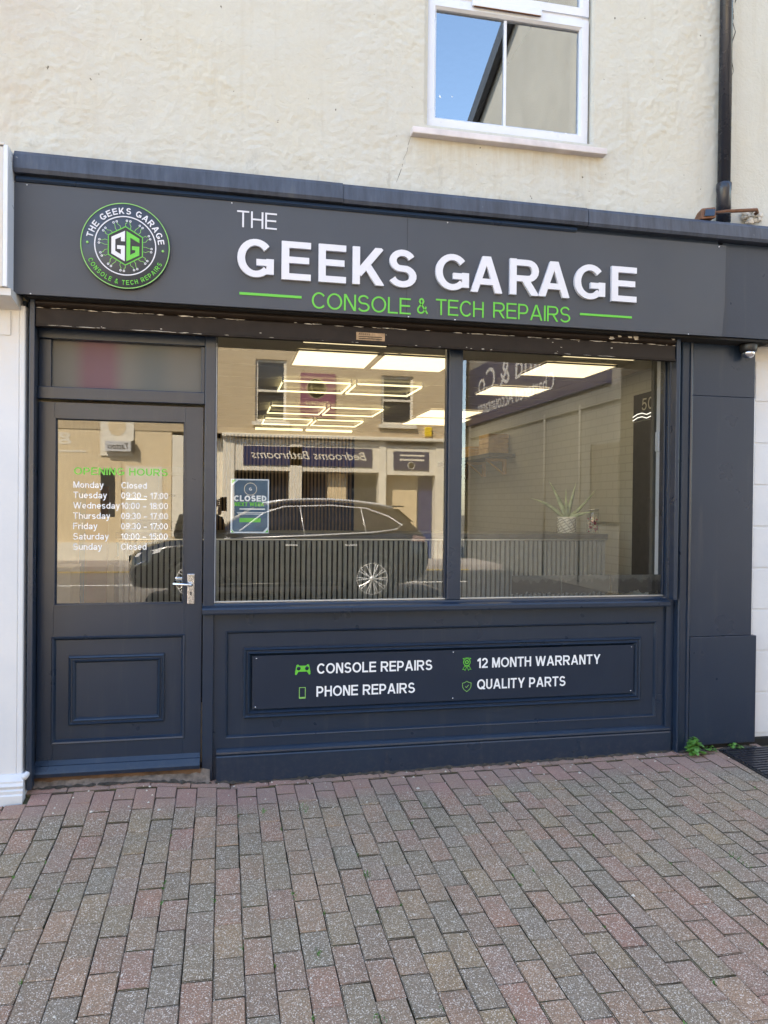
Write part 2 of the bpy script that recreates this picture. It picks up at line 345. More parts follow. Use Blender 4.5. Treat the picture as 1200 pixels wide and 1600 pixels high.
# ------------------------------------------------------------------ object helpers
def link(o, parent=None):
    COL.objects.link(o)
    if parent is not None:
        o.parent = parent
        if parent.type == 'EMPTY': o.matrix_parent_inverse = Matrix.Translation(-parent.location)
    return o
def thing(name, label, cat, loc=(0, 0, 0), group=None, kind=None):
    o = bpy.data.objects.new(name, None); o.location = loc; o.empty_display_size = .1; COL.objects.link(o)
    return tag(o, label, cat, group, kind)
def tag(o, label=None, cat=None, group=None, kind=None):
    if label: o['label'] = label
    if cat: o['category'] = cat
    if group: o['group'] = group
    if kind: o['kind'] = kind
    return o
def mk(name, verts, faces, m, parent=None, smooth=False):
    me = bpy.data.meshes.new(name); me.from_pydata([tuple(v) for v in verts], [], faces); me.update()
    me.materials.append(M[m] if isinstance(m, str) else m)
    if smooth:
        for f in me.polygons: f.use_smooth = True
    return link(bpy.data.objects.new(name, me), parent)
def from_bm(name, bm, m, parent=None, smooth=False):
    bmesh.ops.recalc_face_normals(bm, faces=bm.faces[:])
    me = bpy.data.meshes.new(name); bm.to_mesh(me); bm.free(); me.materials.append(M[m] if isinstance(m, str) else m)
    if smooth:
        for f in me.polygons: f.use_smooth = True
    return link(bpy.data.objects.new(name, me), parent)
def bm_box(bm, x0, x1, y0, y1, z0, z1, bev=0.0):
    vs = [bm.verts.new(p) for p in ((x0, y0, z0), (x1, y0, z0), (x1, y1, z0), (x0, y1, z0), (x0, y0, z1), (x1, y0, z1), (x1, y1, z1), (x0, y1, z1))]
    fs = [bm.faces.new([vs[i] for i in q]) for q in ((0, 3, 2, 1), (4, 5, 6, 7), (0, 1, 5, 4), (1, 2, 6, 5), (2, 3, 7, 6), (3, 0, 4, 7))]
    if bev:
        es = list({e for f in fs for e in f.edges})
        bmesh.ops.bevel(bm, geom=es, offset=bev, segments=2, affect='EDGES', profile=.5)
def box(name, x0, x1, y0, y1, z0, z1, m, parent=None, bev=.003):
    if x0 > x1: x0, x1 = x1, x0
    if y0 > y1: y0, y1 = y1, y0
    if z0 > z1: z0, z1 = z1, z0
    bev = min(bev, .3*min(x1-x0, y1-y0, z1-z0))
    bm = bmesh.new(); bm_box(bm, x0, x1, y0, y1, z0, z1, bev); return from_bm(name, bm, m, parent)
def sweep_x(name, prof, x0, x1, m, parent=None, smooth=False):
    """closed (y,z) profile extruded along x"""
    n = len(prof); v = [(x0, y, z) for y, z in prof] + [(x1, y, z) for y, z in prof]
    f = [(i, (i+1) % n, n+(i+1) % n, n+i) for i in range(n)] + [tuple(range(n))[::-1], tuple(range(n, 2*n))]
    bm = bmesh.new(); vs = [bm.verts.new(q) for q in v]
    for q in f: bm.faces.new([vs[i] for i in q])
    return from_bm(name, bm, m, parent, smooth)
def sweep_z(name, prof, z0, z1, m, parent=None):
    n = len(prof); v = [(x, y, z0) for x, y in prof] + [(x, y, z1) for x, y in prof]
    bm = bmesh.new(); vs = [bm.verts.new(q) for q in v]
    for q in [(i, (i+1) % n, n+(i+1) % n, n+i) for i in range(n)] + [tuple(range(n))[::-1], tuple(range(n, 2*n))]: bm.faces.new([vs[i] for i in q])
    return from_bm(name, bm, m, parent)
def frame_mould(name, x0, x1, z0, z1, prof, m, parent=None):
    """mitred picture-frame moulding; prof = [(inset, y)] from the outer edge to the inner edge"""
    vs, fs = [], []; k = len(prof)
    for ins, y in prof:
        vs += [(x0+ins, y, z0+ins), (x1-ins, y, z0+ins), (x1-ins, y, z1-ins), (x0+ins, y, z1-ins)]
    for a in range(k-1):
        for s in range(4):
            t_ = (s+1) % 4; fs.append((a*4+s, a*4+t_, a*4+4+t_, a*4+4+s))
    return mk(name, vs, fs, m, parent)
def tube(name, pts, r, m, parent=None, seg=8, closed=False, bm=None):
    own = bm is None
    if own: bm = bmesh.new()
    pts = [Vector(q) for q in pts]; n = len(pts); rings = []
    rr = r if isinstance(r, (list, tuple)) else [r]*n
    for i, q in enumerate(pts):
        a = pts[(i-1) % n] if (i or closed) else q; b = pts[(i+1) % n] if (i < n-1 or closed) else q
        d = (b-a).normalized(); up = Vector((0, 0, 1)) if abs(d.z) < .9 else Vector((1, 0, 0))
        s = d.cross(up).normalized(); w = s.cross(d)
        rings.append([bm.verts.new(q + (s*math.cos(2*PI*j/seg) + w*math.sin(2*PI*j/seg))*rr[i]) for j in range(seg)])
    for i in range(n if closed else n-1):
        A, B = rings[i], rings[(i+1) % n]
        for j in range(seg): bm.faces.new((A[j], A[(j+1) % seg], B[(j+1) % seg], B[j]))
    if not closed: bm.faces.new(rings[0][::-1]); bm.faces.new(rings[-1])
    if own: return from_bm(name, bm, m, parent, True)
def lathe(name, prof, c, axis, m, parent=None, seg=24, smooth=True):
    """prof=[(r, h)] turned about axis 'x','y' or 'z' through c"""
    bm = bmesh.new(); rings = []
    for r, h in prof:
        ring = []
        for j in range(seg):
            a = 2*PI*j/seg; p, q = r*math.cos(a), r*math.sin(a)
            off = {'z': (p, q, h), 'y': (p, h, q), 'x': (h, p, q)}[axis]
            ring.append(bm.verts.new(Vector(c)+Vector(off)))
        rings.append(ring)
    for A, B in zip(rings, rings[1:]):
        for j in range(seg): bm.faces.new((A[j], A[(j+1) % seg], B[(j+1) % seg], B[j]))
    if prof[0][0] > 1e-5: bm.faces.new(rings[0][::-1])
    if prof[-1][0] > 1e-5: bm.faces.new(rings[-1])
    bmesh.ops.remove_doubles(bm, verts=bm.verts[:], dist=1e-6)
    return from_bm(name, bm, m, parent, smooth)
def bm_poly(bm, pts, y0, y1, place=None):
    """2D outline (x,z) tessellated in front (y0) with sides back to y1; place maps (u,v,depth)->world"""
    place = place or (lambda a, b, d: (a, d, b))
    vec = [Vector((a, b, 0)) for a, b in pts]; tri = tessellate_polygon([vec]); n = len(pts)
    A = [bm.verts.new(place(a, b, y0)) for a, b in pts]; B = [bm.verts.new(place(a, b, y1)) for a, b in pts]
    for q in tri:
        try: bm.faces.new([A[i] for i in q])
        except ValueError: pass
    for i in range(n):
        try: bm.faces.new((A[i], A[(i+1) % n], B[(i+1) % n], B[i]))
        except ValueError: pass
def poly(name, pts, y0, y1, m, parent=None, place=None):
    bm = bmesh.new(); bm_poly(bm, pts, y0, y1, place); return from_bm(name, bm, m, parent)
def wall_holes(name, x0, x1, z0, z1, y0, y1, holes, m, parent=None):
    xs = sorted({x0, x1, *[h[0] for h in holes], *[h[1] for h in holes]}); zs = sorted({z0, z1, *[h[2] for h in holes], *[h[3] for h in holes]})
    bm = bmesh.new()
    def hole(a, b): return any(h[0] <= a < h[1] and h[2] <= b < h[3] for h in holes)
    cells = {}
    for i in range(len(xs)-1):
        for j in range(len(zs)-1): cells[i, j] = not hole(xs[i], zs[j])
    V = {}
    def v(i, j, k):
        if (i, j, k) not in V: V[i, j, k] = bm.verts.new((xs[i], (y0, y1)[k], zs[j]))
        return V[i, j, k]
    for (i, j), ok in cells.items():
        if not ok: continue
        bm.faces.new((v(i, j, 0), v(i+1, j, 0), v(i+1, j+1, 0), v(i, j+1, 0))); bm.faces.new((v(i, j, 1), v(i, j+1, 1), v(i+1, j+1, 1), v(i+1, j, 1)))
        for (di, dj), (p, q) in {(-1, 0): ((i, j), (i, j+1)), (1, 0): ((i+1, j), (i+1, j+1)), (0, -1): ((i, j), (i+1, j)), (0, 1): ((i, j+1), (i+1, j+1))}.items():
            if not cells.get((i+di, j+dj), False):
                bm.faces.new((v(*p, 0), v(*q, 0), v(*q, 1), v(*p, 1)))
    return from_bm(name, bm, m, parent)
def pane(name, x0, x1, y, z0, z1, m, parent=None, th=.006):
    """a glass sheet: the street face reflects, the rest is clear"""
    v = [(x0, y, z0), (x1, y, z0), (x1, y, z1), (x0, y, z1), (x0, y+th, z0), (x1, y+th, z0), (x1, y+th, z1), (x0, y+th, z1)]
    o = mk(name, v, [(0, 1, 2, 3), (4, 7, 6, 5), (0, 4, 5, 1), (1, 5, 6, 2), (2, 6, 7, 3), (3, 7, 4, 0)], m, parent)
    o.data.materials.append(M['clear'])
    for f in o.data.polygons[1:]: f.material_index = 1
    return o

# ------------------------------------------------------------------ stroke lettering (grotesque caps, lower case, figures)
def arc(cx, cy, rx, ry, a0, a1, n=14):
    return [(cx+rx*math.cos(math.radians(a0+(a1-a0)*i/n)), cy+ry*math.sin(math.radians(a0+(a1-a0)*i/n))) for i in range(n+1)]
def glyph(ch, w):
    """-> (advance width, [strokes], clip top); strokes are centre lines, cap height 1"""
    i = w/2; L = []; X = .725
    def ln(*p): L.append(list(p))
    wd = {'I': w, 'L': .68, 'E': .766, 'F': .70, 'T': .78, 'H': .80, 'K': .90, 'A': .96, 'N': .80, 'M': .96, 'W': 1.30, 'Y': .92, 'V': .92, 'X': .90, 'O': 1.0, 'Q': 1.0, 'C': .94, 'G': .95,
          'S': .80, 'R': .88, 'P': .79, 'D': .82, 'B': .76, 'U': .76, '&': .86, 'Z': .72, '-': .45, '–': .62, ':': w, '.': w, ' ': .30, '1': .42}.get(ch)
    W = wd
    if ch == 'I': ln((i, 0), (i, 1))
    elif ch == 'L': ln((i, 0), (i, 1)); ln((w*.9, i), (W, i))
    elif ch in 'EF':
        ln((i, 0), (i, 1)); ln((w*.9, 1-i), (W, 1-i)); ln((w*.9, .52), (W*.94, .52))
        if ch == 'E': ln((w*.9, i), (W, i))
    elif ch == 'T': ln((0, 1-i), (W, 1-i)); ln((W/2, 0), (W/2, 1-w*.9))
    elif ch == 'H': ln((i, 0), (i, 1)); ln((W-i, 0), (W-i, 1)); ln((w*.9, .53), (W-w*.9, .53))
    elif ch == 'K': ln((i, 0), (i, 1)); ln((w*.8, .28), (W-w*.75, 1.02)); ln((W*.40, .56), (W-w*.62, -.04))
    elif ch == 'A': ln((w*.55, -.02), (W/2-w*.05, 1.02)); ln((W-w*.55, -.02), (W/2+w*.05, 1.02)); ln((W*.24, .30), (W*.76, .30))
    elif ch == 'N': ln((i, 0), (i, 1)); ln((W-i, 0), (W-i, 1)); ln((w*.55, 1.03), (W-w*.55, -.03))
    elif ch == 'M': ln((i, 0), (i, 1)); ln((W-i, 0), (W-i, 1)); ln((w*.6, 1.04), (W/2, .02)); ln((W-w*.6, 1.04), (W/2, .02))
    elif ch == 'W': ln((w*.5, 1.02), (W*.27, -.02)); ln((W*.27, -.02), (W*.5, 1.02)); ln((W*.5, 1.02), (W*.73, -.02)); ln((W*.73, -.02), (W-w*.5, 1.02))
    elif ch == 'Y': ln((w*.55, 1.03), (W/2, .40)); ln((W-w*.55, 1.03), (W/2, .40)); ln((W/2, 0), (W/2, .46))
    elif ch == 'V': ln((w*.5, 1.02), (W/2, -.02)); ln((W-w*.5, 1.02), (W/2, -.02))
    elif ch == 'X': ln((w*.5, 1.03), (W-w*.5, -.03)); ln((W-w*.5, 1.03), (w*.5, -.03))
    elif ch == 'Z': ln((0, 1-i), (W, 1-i)); ln((0, i), (W, i)); ln((w*.6, .05), (W-w*.6, .95))
    elif ch in 'OQ':
        L.append(arc(W/2, .5, W/2-i, .51-i, 0, 360, 28))
        if ch == 'Q': ln((W*.55, .24), (W*.98, -.03))
    elif ch == 'C': L.append(arc(W/2, .5, W/2-i, .51-i, 38, 322, 24)); W *= .93
    elif ch == 'G': L.append(arc(W/2, .5, W/2-i, .51-i, 40, 318, 24)); ln((W-i, .10), (W-i, .50)); ln((W*.52, .50-i), (W-w*.9, .50-i))
    elif ch == 'S':
        ry = (.51-i)/2 + .012
        L.append(arc(W/2, .5+ry-.012, W/2-i-.03, ry, 22, 262, 16)[:-1] + [(W/2, .5)] + arc(W/2, .5-ry+.012, W/2-i, ry, 82, -160, 16)[1:])
    elif ch in 'RP':
        m_ = .46 if ch == 'R' else .40; r_ = (1-i-m_)/2
        ln((i, 0), (i, 1)); L.append([(w*.9, 1-i), (W-i-r_-.03, 1-i)] + arc(W-i-r_-.02, m_+r_, r_, r_, 90, -90, 10)[1:-1] + [(W-i-r_-.03, m_), (w*.9, m_)])
        if ch == 'R': ln((W*.50, .46), (W-w*.50, -.03))
    elif ch == 'D': ln((i, 0), (i, 1)); L.append([(w*.9, 1-i), (W*.42, 1-i)] + arc(W*.42, .5, W*.58-i, .5-i, 90, -90, 14)[1:-1] + [(W*.42, i), (w*.9, i)])
    elif ch == 'B':
        ln((i, 0), (i, 1)); r_ = (.5-i/1)/2 + i/4
        L.append([(w*.9, 1-i), (W-.32, 1-i)] + arc(W-.30, .76-i/4, .24, .24-i/2, 90, -90, 8)[1:-1] + [(w*.9, .52)]); L.append([(w*.9, .52), (W-.30, .52)] + arc(W-.28, .26+i/4, .28-i, .26-i/2, 90, -90, 8)[1:-1] + [(w*.9, i)])
    elif ch == 'U': L.append([(i, 1), (i, .36)] + arc(W/2, .36, W/2-i, .37-i, 180, 360, 12)[1:-1] + [(W-i, .36), (W-i, 1)])
    elif ch == '&':
        L.append([(a*W, b) for a, b in [(.98, .03), (.34, .66), (.25, .78), (.29, .89), (.42, .95), (.56, .90), (.61, .79), (.55, .68), (.26, .48), (.12, .36), (.09, .24), (.15, .12), (.30, .055), (.48, .065), (.66, .18), (.86, .46)]])
    elif ch in '-–': ln((0, .36), (W, .36))
    elif ch == ':': ln((i, 0), (i, w*1.05)); ln((i, X-w*1.05), (i, X))
    elif ch == '.': ln((i, 0), (i, w))
    elif ch == '1': ln((W-i, 0), (W-i, 1)); ln((0.02, .70), (W-w*.55, .93))
    elif ch in '0': W = .72; L.append(arc(W/2, .5, W/2-i, .51-i, 0, 360, 24))
    elif ch == '2': W = .72; L.append(arc(W/2, 1-i-.25, W/2-i, .26, 165, -30, 12) + [(W*.55, .36), (w*.6, i)]); ln((0, i), (W, i))
    elif ch == '3': W = .70; L.append(arc(W*.46, .76-i/3, W*.50-i, .25-i/3, 160, -80, 12)); L.append(arc(W*.46, .27, W*.54-i, .28-i, 80, -165, 12))
    elif ch == '4': W = .74; ln((W*.70, 0), (W*.70, 1)); ln((W*.66, .97), (w*.4, .30)); ln((0, .28), (W, .28))
    elif ch == '5': W = .72; L.append([(W*.95, 1-i), (W*.24, 1-i), (W*.14, .52)] + arc(W*.46, .34, W*.54-i, .35-i, 120, -165, 14))
    elif ch == '6': W = .72; L.append(arc(W/2, .32, W/2-i, .33-i, 0, 360, 20)); L.append([(w*.55, .36)] + arc(W*.55, .56, W*.55-i, .45-i, 170, 40, 10))
    elif ch == '7': W = .70; ln((0, 1-i), (W, 1-i)); ln((W-w*.6, .97), (W*.32, -.02))
    elif ch == '8': W = .72; L.append(arc(W/2, .76-i/3, W/2-i-.03, .25-i/3, 0, 360, 18)); L.append(arc(W/2, .27, W/2-i, .28-i, 0, 360, 18))
    elif ch == '9': W = .72; L.append(arc(W/2, .68, W/2-i, .33-i, 0, 360, 20)); L.append([(W-w*.55, .64)] + arc(W*.45, .44, W*.55-i, .45-i, -10, -140, 10))
    elif ch in 'o': W = .66; L.append(arc(W/2, X/2, W/2-i, X/2-i+.01, 0, 360, 20))
    elif ch == 'c': W = .62; L.append(arc(W/2, X/2, W/2-i, X/2-i+.01, 45, 315, 16))
    elif ch == 'e': W = .66; L.append(arc(W/2, X/2, W/2-i, X/2-i+.01, 0, 315, 18)); ln((w*.7, X/2), (W-w*.2, X/2))
    elif ch in 'nh':
        W = .64; ln((i, 0), (i, 1 if ch == 'h' else X)); L.append([(i, X*.55)] + arc(W/2, X*.62, W/2-i, X*.38-i, 180, 0, 12) + [(W-i, 0)])
    elif ch == 'm': W = .98; ln((i, 0), (i, X)); L.append(arc(W*.27, X*.66, W*.25-i/2, X*.34-i, 180, 0, 8) + [(W*.5, 0)]); L.append(arc(W*.74, X*.66, W*.25-i/2, X*.34-i, 180, 0, 8) + [(W-i, 0)])
    elif ch == 'u': W = .64; ln((W-i, 0), (W-i, X)); L.append([(i, X)] + arc(W/2, X*.38, W/2-i, X*.38-i, 180, 360, 12) + [(W-i, X*.45)])
    elif ch in 'dbp':
        W = .68
        if ch == 'd': ln((W-i, 0), (W-i, 1))
        elif ch == 'b': ln((i, 0), (i, 1))
        else: ln((i, -.28), (i, X))
        L.append(arc(W/2, X/2, W/2-i, X/2-i+.01, 0, 360, 18))
    elif ch == 'a': W = .62; ln((W-i, 0), (W-i, X*.7)); L.append(arc(W*.44, X*.28, W*.44-i+.02, X*.28-i+.02, 0, 360, 14)); L.append(arc(W/2, X*.68, W/2-i, X*.32-i, 160, 0, 8))
    elif ch == 's': W = .60; ry = (X/2-i)/2+.01; L.append(arc(W/2, X/2+ry, W/2-i, ry, 25, 262, 10)[:-1] + [(W/2, X/2)] + arc(W/2, X/2-ry, W/2-i, ry, 82, -158, 10)[1:])
    elif ch == 'r': W = .44; ln((i, 0), (i, X)); L.append([(i, X*.45)] + arc(W*.92, X*.55, W*.92-i, X*.45-i, 170, 80, 6))
    elif ch == 't': W = .40; ln((W*.46, .02), (W*.46, .94)); ln((0, X-i), (W, X-i)); ln((W*.4, i), (W, i))
    elif ch == 'i': W = w; ln((i, 0), (i, X)); ln((i, 1-w*.95), (i, 1))
    elif ch == 'l': W = w; ln((i, 0), (i, 1))
    elif ch == 'y': W = .66; ln((w*.5, X+.02), (W*.52, 0)); L.append([(W-w*.5, X+.02), (W*.42, -.16), (W*.30, -.25), (W*.06, -.25)])
    elif ch == 'g': W = .68; L.append(arc(W/2, X/2, W/2-i, X/2-i+.01, 0, 360, 18)); L.append([(W-i, X), (W-i, -.05)] + arc(W/2, -.06, W/2-i, .20, 0, -160, 8))
    else: W = W or .5
    return W, L
def stroke_poly(pts, w):
    n = len(pts); closed = n > 3 and (Vector(pts[0])-Vector(pts[-1])).length < 1e-4
    P = [Vector(q) for q in pts]; A, B = [], []
    for k in range(n):
        d0 = (P[k]-P[k-1]) if k else ((P[-1]-P[-2]) if closed else (P[1]-P[0]))
        d1 = (P[k+1]-P[k]) if k < n-1 else ((P[1]-P[0]) if closed else (P[k]-P[k-1]))
        d0.normalize(); d1.normalize(); nrm = Vector((-(d0+d1).y, (d0+d1).x))
        if nrm.length < 1e-6: nrm = Vector((-d0.y, d0.x))
        nrm.normalize(); cs = max(.45, nrm.dot(Vector((-d0.y, d0.x)))); wv = w*(1-.16*abs(nrm.y)**2) if n > 2 else w; o = nrm*(wv/2/cs)
        A.append(P[k]+o); B.append(P[k]-o)
    return A, B
def clip_y(poly_, lo, hi):
    for sgn, lim in ((1, lo), (-1, hi)):
        out = []
        for k in range(len(poly_)):
            a, b = poly_[k], poly_[(k+1) % len(poly_)]; ia, ib = sgn*(a[1]-lim) >= 0, sgn*(b[1]-lim) >= 0
            if ia: out.append(a)
            if ia != ib:
                s = (lim-a[1])/(b[1]-a[1]); out.append((a[0]+(b[0]-a[0])*s, lim))
        poly_ = out
        if len(poly_) < 3: return []
    return poly_
def bm_glyph(bm, ch, w, place, depth):
    """place(u,v,d): glyph units to world; d is depth towards the back"""
    W, L = glyph(ch, w)
    for si, pts in enumerate(L):
        e = -.00015*si
        if len(pts) == 2:
            ww = w
            if abs(pts[0][1]-pts[1][1]) < 1e-6 and ch not in '-–':       # horizontals are lighter than stems
                yy = pts[0][1]; ww = w*.84; i = w/2
                if abs(yy-(1-i)) < 1e-6: yy = 1-ww/2
                elif abs(yy-i) < 1e-6: yy = ww/2
                pts = [(pts[0][0], yy), (pts[1][0], yy)]
            A, B = stroke_poly(pts, ww); q = clip_y([tuple(A[0]), tuple(A[1]), tuple(B[1]), tuple(B[0])], -.30 if ch in 'pgy' else 0, 1)
            if len(q) < 3: continue
            f0 = [bm.verts.new(place(a, b, e)) for a, b in q]; bm.faces.new(f0)
            if depth:
                f1 = [bm.verts.new(place(a, b, depth)) for a, b in q]; k = len(q)
                for j in range(k): bm.faces.new((f0[j], f0[(j+1) % k], f1[(j+1) % k], f1[j]))
        else:
            A, B = stroke_poly(pts, w); k = len(pts)
            fa = [bm.verts.new(place(a.x, a.y, e)) for a in A]; fb = [bm.verts.new(place(a.x, a.y, e)) for a in B]
            for j in range(k-1): bm.faces.new((fa[j], fa[j+1], fb[j+1], fb[j]))
            if depth:
                ga = [bm.verts.new(place(a.x, a.y, depth)) for a in A]; gb = [bm.verts.new(place(a.x, a.y, depth)) for a in B]
                for j in range(k-1):
                    bm.faces.new((fa[j], fa[j+1], ga[j+1], ga[j])); bm.faces.new((fb[j], fb[j+1], gb[j+1], gb[j]))
                bm.faces.new((fa[0], fb[0], gb[0], ga[0])); bm.faces.new((fa[-1], fb[-1], gb[-1], ga[-1]))
    return W
def text_w(s, w, gap): return sum(glyph(c, w)[0] for c in s) + gap*(len(s)-1)
def text_line(name, s, x0, x1, z, h, y, m, parent, w=.17, gap=.17, depth=0, each=False, flip=False, axis='x'):
    """letters of cap height h from x0 to x1 on the plane y, facing -y (or +y when flip)"""
    tot = text_w(s, w, gap); sx = (x1-x0)/tot; cur = 0; bm = bmesh.new(); outs = []
    if ' ' in s and not each and ':' not in s:          # each word a part of its own
        for wd_ in s.split(' '):
            tw_ = text_w(wd_, w, gap); text_line(name, wd_, x0+cur*sx, x0+(cur+tw_)*sx, z, h, y, m, parent, w, gap, depth); cur += tw_+2*gap+glyph(' ', w)[0]
        return None
    sg = -1 if flip else 1
    for ch in s:
        if each: bm = bmesh.new()
        def place(a, b, d, cur=cur):
            return (x0+(cur+a)*sx, y+sg*d, z+b*h)
        W = bm_glyph(bm, ch, w, place, depth)
        if each and ch != ' ': outs.append(from_bm('letter', bm, m, parent))
        cur += W+gap
    if each: return outs
    return from_bm(name, bm, m, parent)

def gz(x, y):
    s = .04*max(y, -2.6) if y > -2.6 else -.104 + min(1, (-2.6-y)/2.4)*.104
    dr = max(0, 1-max(0, -y)/.55)*max(0, min(1, (.12-x)/.5))*max(0, min(1, (x+1.25)/.2))*.058
    return .010*max(-3, min(5, x))*max(0, 1-max(0, -y)/5) + s + dr

# ================================================================== SETTING: ground
bm = bmesh.new()
g = []
xs = [-8, -5, -3]+[-2+.1*i for i in range(61)]+[4.5, 6, 8]; ys = [0.05-.05*i for i in range(12)]+[-.6-.2*i for i in range(1, 23)]
for yv in ys: g.append([bm.verts.new((xv, yv, gz(xv, min(yv, 0))-.016)) for xv in xs])
for a in range(len(ys)-1):
    for b in range(len(xs)-1): bm.faces.new((g[a][b], g[a][b+1], g[a+1][b+1], g[a+1][b]))
pavement = tag(from_bm('pavement', bm, 'joint'), kind='structure')
# paver meshes
def paver_mesh(k, lx, ly):
    bm = bmesh.new(); bm_box(bm, -lx/2, lx/2, -ly/2, ly/2, -.05, 0)
    top = [e for e in bm.edges if all(v.co.z > -.01 for v in e.verts)]
    bmesh.ops.bevel(bm, geom=top, offset=.003, segments=2, affect='EDGES')
    rn = random.Random(k)
    for v in bm.verts: v.co.x += rn.uniform(-.0016, .0010); v.co.y += rn.uniform(-.0016, .0010); v.co.z += rn.uniform(-.0014, .0006)
    bmesh.ops.recalc_face_normals(bm, faces=bm.faces[:])
    me = bpy.data.meshes.new('paver'); bm.to_mesh(me); bm.free(); me.materials.append(M['paver']); me.materials.append(M['joint'])
    for f in me.polygons: f.material_index = 1 if f.normal.z < .3 else 0
    return me
PM = [paver_mesh(k, BX-.0026, BY-.0028) for k in range(6)]
PS = [paver_mesh(20+k, BY-.0028, BX-.0026) for k in range(3)]
slots = []      # (x, y, scale_y, mesh)
rn = random.Random(3)
for c_ in range(-70, 72):
    cx = PX0+(c_+.5)*BX
    for r_ in range(-26, 2):
        y0 = PY0+(r_-(.5 if c_ % 2 else 0))*BY; y1 = y0+BY
        lim = -.105 if cx > -1.0 else -.19
        if y0 >= lim-.02: continue
        sy = 1.0
        if y1 > lim: sy = (lim-y0-.0028)/(BY-.0028); y1 = lim
        slots.append((cx, (y0+y1)/2, sy, rn.choice(PM)))
for k in range(-5, 24):
    xx = -1.0+.105+k*BY
    if -1.0 < xx < 3.4: slots.append((xx, -.0525, 1.0, rn.choice(PS)))
vis = [s for s in slots if in_view((s[0], s[1], gz(s[0], s[1])), 8)]
vis.sort(key=lambda s: (Vector((s[0], s[1], 0))-CAM).length)
near = set(id(s) for s in vis[:300])
bm = bmesh.new()
for s in slots:
    cx, cyy, sy, me = s
    loc = Vector((cx+rn.uniform(-.001, .001), cyy+rn.uniform(-.001, .001), gz(cx, cyy)+rn.gauss(0, .0008)))
    slp = (gz(cx, cyy+.05)-gz(cx, cyy-.05))/.10
    rot = (math.atan(slp)+rn.gauss(0, .0035), -math.atan(gz(cx+.03, cyy)-gz(cx-.03, cyy))/.06+rn.gauss(0, .005), rn.gauss(0, .006)) if cyy > -2.6 else (rn.gauss(0, .003), rn.gauss(0, .003), 0)
    if id(s) in near:
        o = bpy.data.objects.new('paver', me); COL.objects.link(o); o.parent = pavement
        o.location = loc; o.rotation_euler = rot; o.scale = (1, sy, 1)
    else:
        Mx = Matrix.Translation(loc) @ Matrix.Rotation(rot[0], 4, 'X') @ Matrix.Rotation(rot[1], 4, 'Y') @ Matrix.Diagonal((1, sy, 1, 1))
        t_ = me.copy(); t_.transform(Mx); bm.from_mesh(t_); bpy.data.meshes.remove(t_)
o = from_bm('paver_field', bm, 'paver', pavement); o['kind'] = 'stuff'; o.data.materials.append(M['joint'])

tag(mk('road', [(-60, -4.95, -.012), (60, -4.95, -.012), (60, -13.9, -.012), (-60, -13.9, -.012)], [(0, 3, 2, 1)], 'asphalt'), kind='structure')
tag(mk('ground', [(-150, 60, -.3), (150, 60, -.3), (150, -150, -.3), (-150, -150, -.3)], [(0, 3, 2, 1)], 'earth'), kind='structure')
kb = tag(box('kerb', -60, 60, -14.05, -13.9, -.2, .10, 'flag'), kind='structure')
tag(box('far_pavement', -60, 60, -16.2, -14.05, -.25, .095, 'flag'), kind='structure')
tag(mk('painted_shade_patch', [(4.0, -5.2, -.007), (7.0, -5.2, -.007), (7.0, -13.4, -.007), (4.0, -13.4, -.007)], [(0, 3, 2, 1)], 'ground_shade'), kind='structure')  # dark sheet painting in the shaded ground beside the gable wall
rm = tag(mk('road_marking', [(-12, -10.7, -.006), (5, -10.7, -.006), (5, -10.82, -.006), (-12, -10.82, -.006)], [(0, 3, 2, 1)], 'road_white'), kind='structure')
mk('yellow_line', [(-40, -13.55, -.006), (6, -13.55, -.006), (6, -13.63, -.006), (-40, -13.63, -.006)], [(0, 3, 2, 1)], 'road_yellow', rm)
mk('yellow_line', [(-40, -13.7, -.006), (6, -13.7, -.006), (6, -13.78, -.006), (-40, -13.78, -.006)], [(0, 3, 2, 1)], 'road_yellow', rm)

# ================================================================== THE SHOP BUILDING
shop = thing('shop_building', 'cream rendered shop building with dark blue timber shopfront in the middle', 'building', (1.0, 0, 0))
WIN = (1.137, 2.188, 3.785, 5.05)
wall_holes('rendered_wall', -1.6, 3.165, 2.95, 7.2, 0.0, .30, [WIN], 'render', shop)
box('side_wall', -2.0, -1.85, .32, 9, -.1, 7.2, 'render', shop, 0)
box('side_wall', 3.50, 3.65, .32, 9, -.1, 7.2, 'render', shop, 0)
box('rear_wall', -2.0, 3.65, 9, 9.2, -.1, 7.2, 'render', shop, 0)
rf = box('roof', -2.2, 3.85, -.15, 9.3, 7.2, 7.5, 'slate', shop, 0)
box('upper_floor', -1.85, 3.50, .32, 9, 2.80, 2.95, 'int_dark', shop, 0)
box('gutter', -7, 8, -.14, -.02, 7.08, 7.2, 'pipe', rf, .01)
# front wall blocks behind the fascia (carry the wall down to the shopfront head)
box('shopfront_lintel', -1.0, 3.40, .06, .30, 2.60, 2.948, 'gap', shop, 0)
